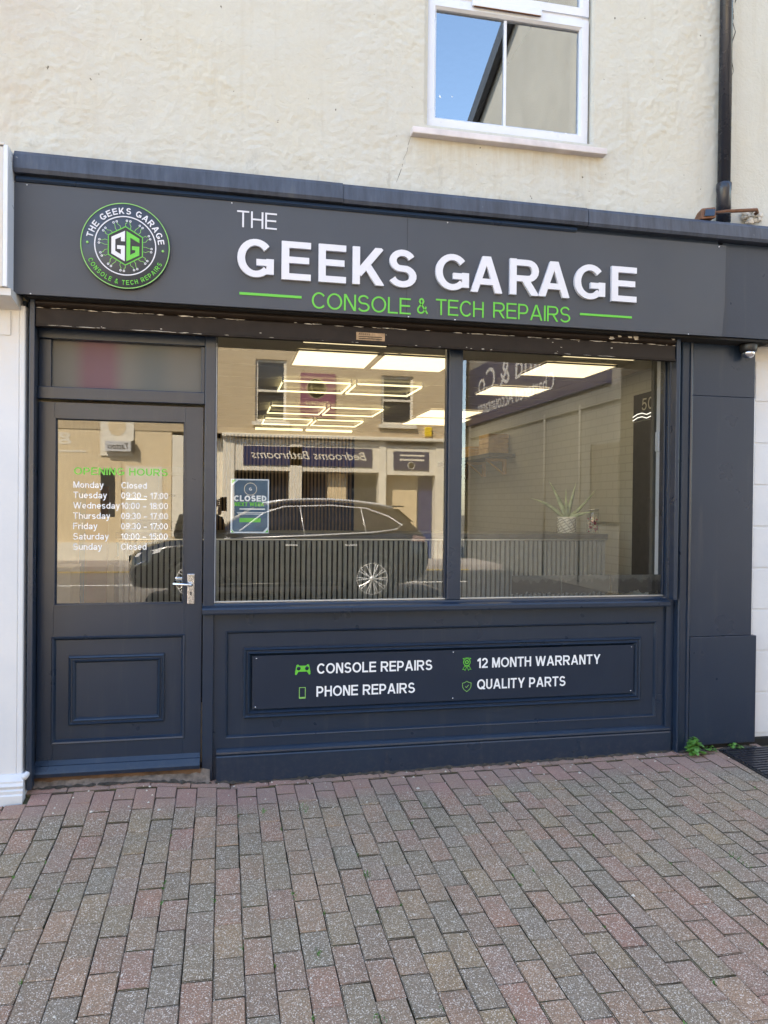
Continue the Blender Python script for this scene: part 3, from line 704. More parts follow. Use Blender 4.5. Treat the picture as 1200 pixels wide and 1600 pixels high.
# the trowelled render coat itself
from mathutils import noise as mn
def skin_y(x, z):
    v = Vector((x*6.0, 3.1, z*6.0)); w1 = mn.noise(v); w2 = mn.noise(Vector((x*17+w1*1.6, 7.7, z*21+w1*1.2))); w3 = mn.noise(Vector((x*46+w2*1.5, 1.3, z*60-w2))); w4 = mn.noise(Vector((x*105, 9.3, z*120)))
    am = .30+.70*max(0, min(1, .5+1.1*mn.noise(Vector((x*1.5, 5.5, z*1.9)))))
    return -.018 - .0055*w1 - am*(.0095*abs(w2) + .0052*w3) - .0016*w4
NXS, NZS = 430, 150; X_A, X_B, Z_A, Z_B = -1.30, 3.160, 3.15, 4.80
bm = bmesh.new(); V_ = {}
for i_ in range(NXS+1):
    for j_ in range(NZS+1):
        x_ = X_A+(X_B-X_A)*i_/NXS; z_ = Z_A+(Z_B-Z_A)*j_/NZS
        if WIN[0]+.012 < x_ < WIN[1]-.012 and z_ > WIN[2]+.012: continue
        ed = WIN[0]-.004 < x_ < WIN[1]+.004 and z_ > WIN[2]-.004
        V_[i_, j_] = bm.verts.new((x_, -.002 if ed else skin_y(x_, z_), z_))
for i_ in range(NXS):
    for j_ in range(NZS):
        q = [V_.get(k_) for k_ in ((i_, j_), (i_+1, j_), (i_+1, j_+1), (i_, j_+1))]
        if None not in q: bm.faces.new(q)
from_bm('render_coat', bm, 'render', shop, True)
# hairline cracks
def crack(pts, wd, parent):
    vs, fs = [], []
    for k, (x, z) in enumerate(pts):
        ww = wd*random.uniform(.4, 1.3); vs += [(x-ww, skin_y(x, z)-.0012, z), (x+ww, skin_y(x, z)-.0012, z)]
        if k: fs.append((2*k-2, 2*k-1, 2*k+1, 2*k))
    return mk('crack', vs, fs, 'gap', parent)
crack([(1.05-.04*k/3+random.uniform(-.006, .006), 3.70-.045*k) for k in range(8)], .0012, shop)
crack([(3.165+.012*math.sin(k*1.3)+random.uniform(-.006, .006)-.002*k, 4.9-.05*k) for k in range(24)], .0028, shop)

# ---- upstairs window
uw = box('upstairs_window', WIN[0]+.004, WIN[0]+.05, .035, .10, WIN[2], WIN[3], 'upvc', shop, .004)
uw['label'] = 'white plastic upstairs window reflecting blue sky'
box('frame', WIN[1]-.05, WIN[1]-.004, .035, .10, WIN[2], WIN[3], 'upvc', uw, .004)
box('frame', WIN[0]+.05, WIN[1]-.05, .035, .10, WIN[2], WIN[2]+.045, 'upvc', uw, .004)
box('frame', WIN[0]+.05, WIN[1]-.05, .035, .10, WIN[3]-.05, WIN[3], 'upvc', uw, .004)
box('transom', WIN[0]+.05, WIN[1]-.05, .030, .10, 4.535, 4.60, 'upvc', uw, .004)
frame_mould('sash', WIN[0]+.012, WIN[1]-.012, WIN[2]+.012, 4.55, [(0, .035), (0, .018), (.045, .014), (.058, .03), (.058, .06)], 'upvc', uw)
frame_mould('sash', WIN[0]+.012, WIN[1]-.012, 4.575, WIN[3]-.01, [(0, .035), (0, .018), (.045, .014), (.058, .03), (.058, .06)], 'upvc', uw)
box('glazing_bar', 1.632, 1.650, .036, .066, WIN[2]+.07, 4.49, 'upvc', uw, .002)
pane('pane', WIN[0]+.068, 1.6319, .046, WIN[2]+.068, 4.494, 'glass_up', uw)
pane('pane', 1.6501, WIN[1]-.068, .046, WIN[2]+.068, 4.494, 'glass_up', uw)
pane('pane', WIN[0]+.068, WIN[1]-.068, .046, 4.64, WIN[3]-.07, 'glass_up', uw)
for fx, fz, fs in ((1.232, 3.985, .016), (1.310, 3.995, .009)): poly('sticker', [(fx, fz), (fx+fs*.9, fz-fs*.2), (fx+fs*.3, fz+fs)], .0452, .0459, 'white_vinyl', uw)
vt = box('trickle_vent', 1.42, 1.86, -.004, .014, 4.525, 4.565, 'upvc', uw, .004)
box('slot', 1.43, 1.85, -.006, .004, 4.520, 4.5245, 'rust', vt, .001)
box('window_sill', 1.045, 2.262, -.075, .034, 3.700, 3.738, 'upvc_dirty', shop, .005)

# ---- capping, fascia backing
cp = sweep_x('capping', [(-.235, 3.197), (-.245, 3.215), (-.240, 3.285), (-.225, 3.305), (-.02, 3.36), (-.002, 3.36), (-.002, 3.20)], -1.035, .62, 'capping', shop)
sweep_x('capping_sheet', [(-.233, 3.195), (-.243, 3.212), (-.238, 3.281), (-.223, 3.301), (-.02, 3.355), (-.002, 3.355), (-.002, 3.198)], .622, 2.06, 'capping', cp)
sweep_x('capping_sheet', [(-.236, 3.192), (-.246, 3.209), (-.241, 3.277), (-.226, 3.297), (-.02, 3.352), (-.002, 3.352), (-.002, 3.196)], 2.063, 3.9, 'capping', cp)
box('fascia_board', -1.030, 2.95, -.185, .05, 2.62, 3.20, 'paint', shop, .002)
box('fascia_return', 2.985, 3.9, -.180, .05, 2.615, 3.19, 'paint', shop, .002)
box('fascia_soffit', -.99, 3.36, -.17, .058, 2.598, 2.612, 'gap', shop, .001)
sweep_x('flashing_strip', [(-.212, 3.160), (-.222, 3.17), (-.216, 3.186), (-.188, 3.192), (-.188, 3.162)], -1.03, 2.0, 'paint', cp)
# ---- roller shutter
sh = thing('roller_shutter', 'brown roller shutter rolled up under the fascia, chipped paint along its edge', 'shutter', (0.9, -.1, 2.5))
box('bottom_rail', -.957, 2.716, -.112, -.092, 2.470, 2.558, 'shutter', sh, .004)
sweep_x('shutter_lath', [(-.100 - .022*math.sin(PI*k/8), 2.562+.05*k/8) for k in range(9)] + [(-.085, 2.612), (-.085, 2.562)], -.957, 2.716, 'shutter', sh, False)
box('bottom_lip', -.957, 2.716, -.122, -.085, 2.462, 2.4698, 'shutter', sh, .002)
bm = bmesh.new()
for k in range(170):
    lo = random.random()
    x = -.95+3.66*random.random(); 
    if lo < .55: z = 2.558+random.gauss(0, .0012); hh = random.uniform(.0015, .004); ww = random.uniform(.004, .035); yy = -.1135
    elif lo < .85: z = 2.468+random.gauss(0, .001); hh = random.uniform(.001, .003); ww = random.uniform(.004, .03)*(2 if x < 0 else 1); yy = -.1232
    elif random.random() < .7: continue
    else: z = random.uniform(2.475, 2.55); hh = random.uniform(.002, .006); ww = random.uniform(.002, .008); yy = -.1130
    if .55 < lo < .85 and x > .1 and random.random() < .6: continue
    pts = [(x-ww+random.uniform(-.002, .002), z), (x-ww*.3, z-hh*random.uniform(.3, 1)), (x+ww, z-hh*.4), (x+ww*.8, z+hh*.3), (x-.1*ww, z+hh*random.uniform(.2, .9))]
    bm.faces.new([bm.verts.new((a, yy, b)) for a, b in pts])
for k in range(9):
    x = random.choice([2.28, 2.33, 2.40, 2.44, 2.6, 2.69, 1.1]); z = random.uniform(2.575, 2.6)
    bm.faces.new([bm.verts.new((x+.016*random.uniform(.5, 1.4)*math.cos(a), -.126, z+.006*math.sin(a))) for a in (0, 1, 2.2, 3.3, 4.4, 5.4)])
o = from_bm('paint_chips', bm, 'chip', sh); o['kind'] = 'stuff'
pl = box('maker_plate', .722, .886, -.1145, -.1125, 2.484, 2.528, 'brass', sh, .0008)
text_line('lettering', 'ACCESS', .735, .80, 2.513, .009, -.1152, 'shutter', pl, .2, .2)
for k, zz in enumerate((2.502, 2.491)): box('lettering', .735, .87, -.1151, -.1146, zz, zz+.004, 'shutter', pl, 0)
for x0 in (-.985, 2.722): box('guide_rail', x0, x0+.026, -.118, -.06, .06 if x0 < 0 else .99, 2.60, 'paint', sh, .003)

# ---- door frame, transom light, door
df = box('door_frame', -.105, -.046, -.02, .09, .0, 2.60, 'paint', shop, .004)
sweep_z('jamb', [(-1.035, -.065), (-1.012, -.065), (-1.010, -.045), (-.998, -.045), (-.996, -.03), (-.988, -.03), (-.986, -.012), (-.970, -.012), (-.970, .09), (-1.035, .09)], .0, 2.60, 'paint', df)
box('transom_rail', -.968, -.1052, -.022, .085, 2.102, 2.168, 'paint', df, .004)
box('head', -.968, -.1052, -.010, .085, 2.425, 2.598, 'paint', df, .003)
tw = box('transom_window', -.968, -.905, .012, .07, 2.170, 2.424, 'paint', df, .003)
box('frame_edge', -.126, -.1052, .005, .07, 2.170, 2.424, 'paint', tw, .003)
box('frosted_pane', -.905, -.126, .040, .046, 2.170, 2.424, 'frost', tw, 0)

door = box('front_door', -.965, -.884, 0.0, .045, .10, 2.088, 'paint', shop, .0007)       # hanging stile carries the rest
door['label'] = 'dark blue half-glazed shop door with opening hours'
box('stile', -.207, -.112, 0.0, .045, .10, 2.088, 'paint', door, .0007)
box('rail', -.8835, -.2075, 0.0, .045, 2.008, 2.088, 'paint', door, .0007)
box('rail', -.8835, -.2075, 0.0, .045, .828, .998, 'paint', door, .0007)
box('rail', -.8835, -.2075, 0.0, .045, .10, .262, 'paint', door, .0007)
frame_mould('glazing_bead', -.884, -.207, .998, 2.008, [(0, -.004), (.006, -.004), (.012, .012), (.012, .03)], 'paint', door)
box('door_panel', -.8835, -.2075, .014, .04, .2625, .8275, 'paint', door, .002)
frame_mould('panel_edge_moulding', -.892, -.199, .256, .834, [(0, -.001), (.004, -.006), (.012, -.003), (.022, .0138)], 'paint', door)
frame_mould('panel_moulding', -.808, -.308, .352, .728, [(0, .0138), (.002, .002), (.010, -.004), (.016, .004), (.022, .004), (.027, -.002), (.034, .004), (.040, .0138)], 'paint', door)
pane('pane', -.874, -.217, .022, 1.006, 2.0, 'glass', door)
sweep_x('weatherboard', [(-.052, .098), (-.056, .118), (-.050, .128), (-.030, .150), (-.022, .152), (-.001, .172), (-.001, .098)], -.968, -.115, 'paint', door)
hp = box('handle_plate', -.190, -.152, -.008, -.0005, 1.000, 1.166, 'chrome', door, .003)
tube('lever', [(-.170, -.008, 1.108), (-.170, -.045, 1.108), (-.178, -.052, 1.1085), (-.265, -.052, 1.116)], .0085, 'chrome', hp, 10)
poly('keyhole', [(-.1745, 1.048), (-.1675, 1.048), (-.1675, 1.066), (-.1745, 1.066)], -.0088, -.0079, 'gap', hp)
box('inside_lever', -.262, -.205, .075, .09, 1.128, 1.142, 'chrome', door, .004)
tm = box('threshold', -.969, -.107, -.030, .09, -.03, .092, 'oak_thr', shop, .006)
bm = bmesh.new(); n = 26
for side in (0, 1):
    pass
P_ = [(-.99+.93*k/n, -.040-.012*random.random(), ) for k in range(n+1)]
A = [bm.verts.new((x, -.02, .086+random.uniform(-.006, .004))) for x, _ in P_]; B = [bm.verts.new((x, y_, gz(x, y_)+.006+.010*random.random())) for x, y_ in P_]; C_ = [bm.verts.new((x, y_-.02, gz(x, y_)-.01)) for x, y_ in P_]
for k in range(n): bm.faces.new((A[k], A[k+1], B[k+1], B[k])); bm.faces.new((B[k], B[k+1], C_[k+1], C_[k]))
from_bm('cement_fillet', bm, 'mortar', tm)
# opening hours in vinyl on the door glass
hrs = thing('opening_hours_lettering', 'green and white opening hours lettering on the door glass', 'lettering', (-.54, .02, 1.5))
text_line('heading', 'OPENING HOURS', -.789, -.302, 1.704, .040, .0205, 'green', hrs, .18, .14)
rows = [('Monday', 'Closed'), ('Tuesday', '09:30 – 17:00'), ('Wednesday', '10:00 – 18:00'), ('Thursday', '09:30 – 17:00'), ('Friday', '09:30 – 17:00'), ('Saturday', '10:00 – 15:00'), ('Sunday', 'Closed')]
dw = .0345/1.0
for k, (a, b) in enumerate(rows):
    zz = 1.633-.0558*k; hgt = .0345
    wa = text_w(a, .16, .13)*hgt*.92; wb = text_w(b, .16, .13)*hgt*.92
    text_line('day', a, -.791, -.791+wa, zz, hgt, .0205, 'white_vinyl', hrs, .16, .13)
    wb = .246 if len(b) > 8 else .134
    text_line('hours', b, -.545, -.545+wb, zz, hgt, .0205, 'white_vinyl', hrs, .16, .13)

# ---- display window
dwin = box('display_window', 1.299, 1.383, -.012, .085, 1.0, 2.598, 'paint', shop, .005)      # the mullion carries its sheets
dwin['label'] = 'wide two-sheet display window with dark mullion'
box('window_head', -.0455, 2.735, .012, .085, 2.52, 2.598, 'paint', dwin, .003)
pane('pane', -.0455, 1.2988, .034, 1.0, 2.52, 'glass', dwin)
pane('pane', 1.3832, 2.735, .034, 1.0, 2.52, 'glass', dwin)
for x0, x1 in ((-.0455, 1.2988), (1.3832, 2.735)):
    box('glazing_bead', x0, x1, .014, .0335, 1.0, 1.008, 'alu', dwin, .002)
    box('glazing_bead', x0, x0+.008, .014, .0335, 1.008, 2.52, 'paint', dwin, .002)
    box('glazing_bead', x1-.008, x1, .014, .0335, 1.008, 2.52, 'paint', dwin, .002)
box('silicone_bead', -.046, -.041, .008, .0135, 1.0, 2.45, 'upvc', dwin, .002)
sweep_x('window_sill', [(-.062, .944), (-.066, .952), (-.066, .972), (-.060, .980), (-.018, .990), (-.014, .999), (.085, .999), (.085, .944)], -.108, 2.736, 'paint', shop)
# ---- stall riser below the window
sr = wall_holes('stall_riser', -.0455, 2.775, -.02, .943, 0.0, .08, [(.025, 2.677, .246, .837)], 'paint', shop)
box('recessed_panel', .026, 2.676, .012, .06, .247, .836, 'paint', sr, .001)
frame_mould('panel_edge_moulding', .019, 2.683, .240, .843, [(0, -.0008), (.003, -.004), (.008, -.002), (.016, .0118)], 'paint', sr)
frame_mould('panel_moulding', .118, 2.574, .348, .748, [(0, .0118), (.002, -.006), (.010, -.014), (.018, -.004), (.024, -.004), (.032, -.012), (.040, .002), (.048, .0118)], 'paint', sr)
sweep_x('plinth', [(-.034, -.03), (-.034, .146), (-.030, .152), (-.024, .152), (-.030, .162), (-.028, .172), (-.012, .184), (-.001, .188), (-.001, -.03)], -.026, 2.768, 'paint', sr)
box('corner_post', 2.7365, 2.789, -.02, .085, .0, 2.598, 'paint', shop, .004)
# ---- pilaster casing on the right
pil = sweep_z('pilaster', [(2.7895, -.018), (2.794, -.055), (2.800, -.062), (2.808, -.055), (2.812, -.046), (2.858, -.046), (2.862, -.056), (2.870, -.062), (2.878, -.056), (2.880, -.030), (2.880, .085), (2.7895, .085)], .012, 2.60, 'paint', shop)
box('casing_board', 2.8805, 3.328, -.046, .08, 2.270, 2.598, 'paint', pil, .003)
box('casing_board', 2.8805, 3.324, -.050, .08, .748, 2.268, 'paint', pil, .003)
box('casing_board', 2.8805, 3.356, -.058, .08, .062, .747, 'paint', pil, .003)
box('edge_trim', 3.3245, 3.336, -.040, .08, .75, 2.266, 'upvc', pil, .002)
box('pilaster_foot', 2.80, 3.34, -.03, .08, -.02, .061, 'gap', pil, .004)

# ================================================================== SIGNS ON THE SHOP
FY = -.206
sg = thing('fascia_sign', 'long grey fascia sign with raised white shop name and green strapline', 'sign', (.95, FY, 2.6))
sp = poly('sign_panel', [(-1.055, 2.600), (2.968, 2.609), (2.985, 2.80), (2.990, 3.164), (-1.055, 3.158)], FY, FY+.018, 'signgrey', sg)
poly('panel_joint', [(.988, 2.606), (.9895, 2.606), (.9895, 3.159), (.988, 3.159)], FY-.0006, FY+.001, 'gap', sp)
for x, z in ((-.98, 3.148), (.03, 3.150), (1.22, 3.150), (2.94, 3.152), (-.96, 2.603), (1.0, 2.607), (2.74, 2.609), (1.27, 2.607)):
    lathe('screw', [(0, -.004), (.0035, -.003), (.004, 0)], (x, FY, z), 'y', 'white_letter', sp, 10)
text_line('t', 'THE', .058, .268, 3.027, .087, FY-.003, 'white_letter', sg, .115, .12, .0028, True)
LZ, LH = 2.760, .205
for ch, x0, x1 in (('G', 0.061, 0.253), ('E', 0.294, 0.451), ('E', 0.493, 0.643), ('K', 0.679, 0.864), ('S', 0.879, 1.039), ('G', 1.149, 1.344), ('A', 1.351, 1.546), ('R', 1.588, 1.768), ('A', 1.760, 1.958), ('G', 1.986, 2.180), ('E', 2.221, 2.382)):
    zz = LZ+.0055*(x0-.06)
    text_line('t', ch, x0, x1, zz, LH, FY-.020, 'white_letter', sg, .198, .1, .0198, True)
zc = 2.620
for wd_, x0, x1 in (('CONSOLE', .460, 1.012), ('&', 1.047, 1.110), ('TECH', 1.157, 1.439), ('REPAIRS', 1.496, 1.969)):
    text_line('t', wd_, x0, x1, zc+.0125*(x0-.46), .089, FY-.003, 'green', sg, .118, .12, .0028, True)
box('underline', .074, .404, FY-.004, FY-.0002, 2.668, 2.682, 'green', sg, .001)
box('underline', 2.030, 2.363, FY-.004, FY-.0002, 2.680, 2.693, 'green', sg, .001)
# round logo
LC, LR = Vector((-.503, FY-.022, 2.873)), .2205
lg = thing('round_logo_sign', 'round grey logo disc with green rim on the fascia', 'sign', tuple(LC))
lathe('disc', [(0, 0), (LR-.001, 0), (LR, .002), (LR, .0215), (LR-.01, .0218), (0, .0218)], LC, 'y', 'signgrey', lg, 64)
def ring(name, r0, r1, d, m, seg=72):
    vs, fs = [], []
    for j in range(seg):
        a = 2*PI*j/seg
        for r, dd in ((r0, 0), (r0, -d), (r1, -d), (r1, 0)): vs.append((LC.x+r*math.cos(a), LC.y+dd, LC.z+r*math.sin(a)))
    for j in range(seg):
        k = (j+1) % seg
        for q in range(3): fs.append((j*4+q, k*4+q, k*4+q+1, j*4+q+1))
    return mk(name, vs, fs, m, lg)
ring('rim_line', LR*.972, LR*.992, .0012, 'green_pale'); ring('inner_ring', LR*.665, LR*.69, .0015, 'white_letter')
def arc_text(s, a_mid, r, h, m, w, gap, inside=False, span=None):
    tot = text_w(s, w, gap); da = span/tot; cur = 0
    for ch in s:
        W, _ = glyph(ch, w); mid = cur+W/2
        ang = (a_mid + (span/2 - mid*da)) if not inside else (a_mid - span/2 + mid*da)
        if ch != ' ':
            bm = bmesh.new(); su = da*(r+h/2)
            def place(a, b, d, ang=ang, W=W):
                uu = (a-W/2)*su; vv = b*h
                if inside: rad = r+h-vv; dirx, dirz = -math.sin(ang), math.cos(ang)
                else: rad = r+vv; dirx, dirz = math.sin(ang), -math.cos(ang)
                return (LC.x+rad*math.cos(ang)+uu*dirx, LC.y-.0018+d, LC.z+rad*math.sin(ang)+uu*dirz)
            bm_glyph(bm, ch, w, place, .0016); from_bm('letter', bm, m, lg)
        cur += W+gap
arc_text('THE GEEKS GARAGE', math.radians(88), LR*.735, LR*.145, 'white_letter', .2, .28, False, math.radians(163))
arc_text('CONSOLE & TECH REPAIRS', math.radians(-90), LR*.80, LR*.105, 'green', .17, .34, True, math.radians(132))
for sx in (-1, 1): lathe('dot', [(0, -.0018), (LR*.03, -.0018), (LR*.03, 0)], LC+Vector((sx*LR*.84, 0, LR*(.02 if sx < 0 else -.06))), 'y', 'green_pale', lg, 12)
hexo = [(math.cos(math.radians(90+60*k)), math.sin(math.radians(90+60*k))) for k in range(6)]
def lp(q): return (LC.x+q[0]*LR, LC.z+q[1]*LR)
def hexring(nm, a, b, dep, m):
    vs, fs = [], []
    for k in range(6):
        for s_, dd in ((a, 0), (a, -dep), (b, -dep), (b, 0)):
            x_, z_ = lp((hexo[k][0]*s_*.98, hexo[k][1]*s_*1.0)); vs.append((x_, LC.y+dd, z_))
    for k in range(6):
        l_ = (k+1) % 6
        for q in range(3): fs.append((k*4+q, l_*4+q, l_*4+q+1, k*4+q+1))
    return mk(nm, vs, fs, m, lg)
hexring('hexagon_line', .435, .458, .0016, 'green')
poly('hexagon', [lp((a*.41, b*.425)) for a, b in hexo], LC.y-.0010, LC.y-.0001, 'black', lg)
gw = [(-.012, .345), (-.31, .185), (-.31, -.2), (-.012, -.36), (-.012, 0), (-.185, 0), (-.185, -.085), (-.10, -.085), (-.10, -.205), (-.225, -.135), (-.225, .135), (-.10, .20), (-.10, .10), (-.012, .10)]
gg = [(.022, .345), (.31, .185), (.31, .085), (.108, .195), (.108, -.205), (.22, -.14), (.22, -.085), (.145, -.085), (.145, 0), (.31, 0), (.31, -.2), (.022, -.36)]
poly('emblem_letter', [lp(q) for q in gw], LC.y-.0026, LC.y-.0011, 'white_letter', lg)
poly('emblem_letter', [lp(q) for q in gg], LC.y-.0026, LC.y-.0011, 'green', lg)
bmt = bmesh.new(); bmn = bmesh.new()
for k in range(24):
    a = 2*PI*k/24+PI/2; b = a+(.08 if k % 2 else -.05)
    def hr(an):
        q = ((an-PI/2) % (PI/3))-PI/6; return .458*math.cos(PI/6)/math.cos(q)
    r0 = hr(a); pts = [(math.cos(a)*r0, math.sin(a)*r0), (math.cos(a)*(r0+.06), math.sin(a)*(r0+.06)), (math.cos(b)*.52, math.sin(b)*.52), (math.cos(b)*.565, math.sin(b)*.565)]
    Aa, Bb = stroke_poly(pts, .012); va = [bmt.verts.new((LC.x+q.x*LR, LC.y-.0012, LC.z+q.y*LR)) for q in Aa]; vb = [bmt.verts.new((LC.x+q.x*LR, LC.y-.0012, LC.z+q.y*LR)) for q in Bb]
    for j in range(3): bmt.faces.new((va[j], va[j+1], vb[j+1], vb[j]))
    c0 = (math.cos(b)*.585, math.sin(b)*.585); ra = [bmn.verts.new((LC.x+(c0[0]+.026*math.cos(q*PI/5))*LR, LC.y-.0014, LC.z+(c0[1]+.026*math.sin(q*PI/5))*LR)) for q in range(10)]
    rb = [bmn.verts.new((LC.x+(c0[0]+.012*math.cos(q*PI/5))*LR, LC.y-.0014, LC.z+(c0[1]+.012*math.sin(q*PI/5))*LR)) for q in range(10)]
    for q in range(10): bmn.faces.new((ra[q], ra[(q+1) % 10], rb[(q+1) % 10], rb[q]))
from_bm('circuit_traces', bmt, 'green_pale', lg)['kind'] = 'stuff'
from_bm('circuit_nodes', bmn, 'white_letter', lg)['kind'] = 'stuff'
# services board on the stall riser
SY = -.004
sb = thing('services_sign', 'dark board under the window listing repairs and warranty in white letters', 'sign', (1.34, SY, .4))
box('sign_board', .168, 2.524, SY, .011, .398, .700, 'signdark', sb, .001)
for x, z in ((.190, .686), (.187, .412), (1.345, .688), (1.345, .414), (2.508, .686), (2.506, .412)): lathe('screw', [(0, -.002), (.0034, -.0015), (.0038, 0)], (x, SY, z), 'y', 'chrome', sb, 10)
for s_, x0, x1, z_ in (('CONSOLE REPAIRS', .533, 1.216, .587), ('PHONE REPAIRS', .531, 1.112, .456), ('12 MONTH WARRANTY', 1.496, 2.297, .588), ('QUALITY PARTS', 1.496, 2.065, .460)):
    text_line('lettering', s_, x0, x1, z_, .060, SY-.0012, 'white_vinyl', sb, .185, .12, .001)
# icons: game pad, phone, rosette, shield
def ipoly(nm, pts, m='green', d=.0012): return poly(nm, pts, SY-d, SY-.0001, m, sb)
half = [(0, .052), (.020, .052), (.026, .060), (.036, .056), (.043, .020), (.044, .002), (.036, 0), (.024, .018), (0, .018)]
ip = [(.4515+a, .585+b) for a, b in half] + [(.4515-a, .585+b) for a, b in half[::-1][1:-1]]
gp = ipoly('game_pad_icon', ip)
for sx in (-1, 1): lathe('stick', [(0, -.0012), (.011, -.0012), (.011, 0)], (.4515+sx*.0235, SY-.0013, .585+.037), 'y', 'signdark', gp, 14)
def outline(nm, pts, wd_, m, d=.0012, closed=True):
    pts = pts+[pts[0]] if closed else pts
    Aa, Bb = stroke_poly(pts, wd_); n = len(pts)
    vs = [(q.x, SY-d, q.y) for q in Aa] + [(q.x, SY-d, q.y) for q in Bb]
    return mk(nm, vs, [(j, j+1, n+j+1, n+j) for j in range(n-1)], m, sb)
outline('phone_icon', [(.433, .452), (.467, .452), (.467, .512), (.433, .512)], .004, 'green_pale')
ipoly('phone_base', [(.433, .449), (.467, .449), (.467, .458), (.433, .458)], 'green_pale', .0015)
for r, wd_ in ((.021, .004), (.009, .006)): outline('rosette_icon', [(1.430+r*math.cos(k*PI/8), .626+r*math.sin(k*PI/8)) for k in range(16)], wd_, 'green')
outline('rosette_edge', [(1.406, .648), (1.414, .640), (1.410, .622), (1.418, .604), (1.442, .604), (1.450, .622), (1.446, .640), (1.454, .648), (1.430, .652)], .003, 'green', .0016)
outline('ribbon', [(1.416, .602), (1.404, .582), (1.414, .584), (1.419, .576), (1.429, .598)], .003, 'green', .0014)
outline('ribbon', [(1.444, .602), (1.456, .582), (1.446, .584), (1.441, .576), (1.431, .598)], .003, 'green', .0014)
outline('shield_icon', [(1.431, .512), (1.418, .504), (1.404, .501), (1.405, .478), (1.413, .463), (1.431, .450), (1.449, .463), (1.457, .478), (1.458, .501), (1.444, .504)], .0032, 'green_pale')
outline('shield_tick', [(1.422, .481), (1.429, .474), (1.443, .490)], .0034, 'green_pale', .0014, False)

# ================================================================== FIXTURES OUTSIDE
dp = thing('downpipe', 'dark plastic rainwater downpipe on the cream wall', 'pipe', (3.06, -.08, 3.35))
tube('pipe', [(3.062, -.075, 3.58), (3.062, -.075, 7.1)], .0385, 'pipe', dp, 20)
lathe('socket', [(.043, 3.36), (.043, 3.55), (.046, 3.56), (.046, 3.60), (.0385, 3.605)], (3.062, -.075, 0), 'z', 'pipe', dp, 20)
for zz in (4.9, 6.3): box('bracket', 3.0, 3.124, -.06, -.001, zz, zz+.03, 'pipe', dp, .004)
fl = thing('floodlight', 'small old floodlight on a rusty arm above the fascia', 'lamp', (2.87, -.15, 3.36))
hd = mk('housing', [(2.80, -.235, 3.30), (2.90, -.235, 3.315), (2.93, -.19, 3.402), (2.83, -.19, 3.385), (2.815, -.11, 3.315), (2.915, -.11, 3.325), (2.935, -.12, 3.395), (2.845, -.12, 3.38)],
        [(0, 1, 2, 3), (4, 7, 6, 5), (0, 4, 5, 1), (3, 2, 6, 7), (0, 3, 7, 4), (1, 5, 6, 2)], 'rust', fl)
md = hd.modifiers.new('bevel', 'BEVEL'); md.width = .010; md.segments = 3
poly('lens', [(2.818, 3.318), (2.888, 3.328), (2.912, 3.380), (2.842, 3.370)], 0, .004, 'dark_glass', fl, lambda a, b, d: (a, -.2385+d+(b-3.318)*.52, b))
tube('arm', [(2.925, -.15, 3.372), (3.02, -.16, 3.392), (3.24, -.15, 3.425), (3.30, -.08, 3.44), (3.31, 0.0, 3.44)], .011, 'rust', fl, 10)
tube('wire', [(2.90, -.13, 3.39), (2.96, -.17, 3.37), (3.05, -.165, 3.385)], .003, 'black', fl, 6)
bm = bmesh.new()
for k in range(26):
    a = random.uniform(0, 6.28); r = .05*math.sqrt(random.random()); cx, cz = 3.30+r*math.cos(a)*1.3, 3.43+r*math.sin(a)
    bmesh.ops.create_icosphere(bm, subdivisions=1, radius=random.uniform(.010, .024), matrix=Matrix.Translation((cx, -.018-random.random()*.03, cz)))
from_bm('foam_filler', bm, 'chip', fl)['kind'] = 'stuff'
cc = thing('dome_camera', 'small dark dome security camera under the fascia', 'camera', (3.235, -.10, 2.6))
lathe('housing', [(0, 2.598), (.052, 2.598), (.055, 2.590), (.050, 2.555), (.047, 2.550)], (3.235, -.10, 0), 'z', 'black', cc, 20)
lathe('dome', [(.040, 2.551), (.039, 2.535), (.030, 2.518), (.016, 2.509), (0, 2.507)], (3.235, -.10, 0), 'z', 'chrome', cc, 20)

# left neighbour: white pilaster with base and console bracket
nb = thing('left_neighbour_building', 'white painted pilaster and bracket of the shop next door, left edge', 'building', (-1.1, -.1, 0))
box('upper_wall', -8, -1.601, 0.0, .3, 2.9, 7.2, 'render', nb, 0)
box('shop_wall', -8, -1.26, .02, .3, -.05, 2.9, 'white_wall', nb, .002)
sweep_z('pilaster', [(-1.24, -.122), (-1.035, -.122), (-1.030, -.118), (-1.024, -.122), (-1.008, -.122), (-1.004, -.118), (-1.0, -.08), (-1.0, -.02), (-1.036, -.02), (-1.036, .0), (-1.24, .0)], .14, 2.56, 'white_wall', nb)
box('pilaster_panel', -1.22, -1.072, -.128, -.1222, 2.405, 2.528, 'white_wall', nb, .003)
sweep_x('pilaster_base', [(-.165, -.03), (-.165, .052), (-.158, .058), (-.160, .075), (-.150, .082), (-.158, .098), (-.150, .112), (-.150, .122), (-.128, .150), (-.1225, .152), (-.03, .152), (-.03, -.03)], -1.25, -.992, 'white_wall', nb)
tube('base_moulding_return', [(-.988, -.150, .138), (-.978, -.10, .150), (-.976, -.05, .152)], .014, 'white_wall', nb, 10)
sweep_x('pilaster_cap', [(-.30, 2.565), (-.30, 2.60), (-.02, 2.60), (-.02, 2.545), (-.125, 2.535), (-.14, 2.54)], -1.25, -1.028, 'white_wall', nb)
cb_ = box('console_bracket', -1.25, -1.062, -.31, .0, 2.602, 3.285, 'white_wall', nb, .004)
box('bracket_edge', -1.061, -1.040, -.32, -.01, 2.602, 3.29, 'upvc', cb_, .004)
box('bracket_top', -1.25, -1.058, -.316, 0, 3.29, 3.302, 'white_wall', cb_, .003)
box('body', -8, -2.002, .32, 9, -.1, 7.2, 'render', nb, 0)
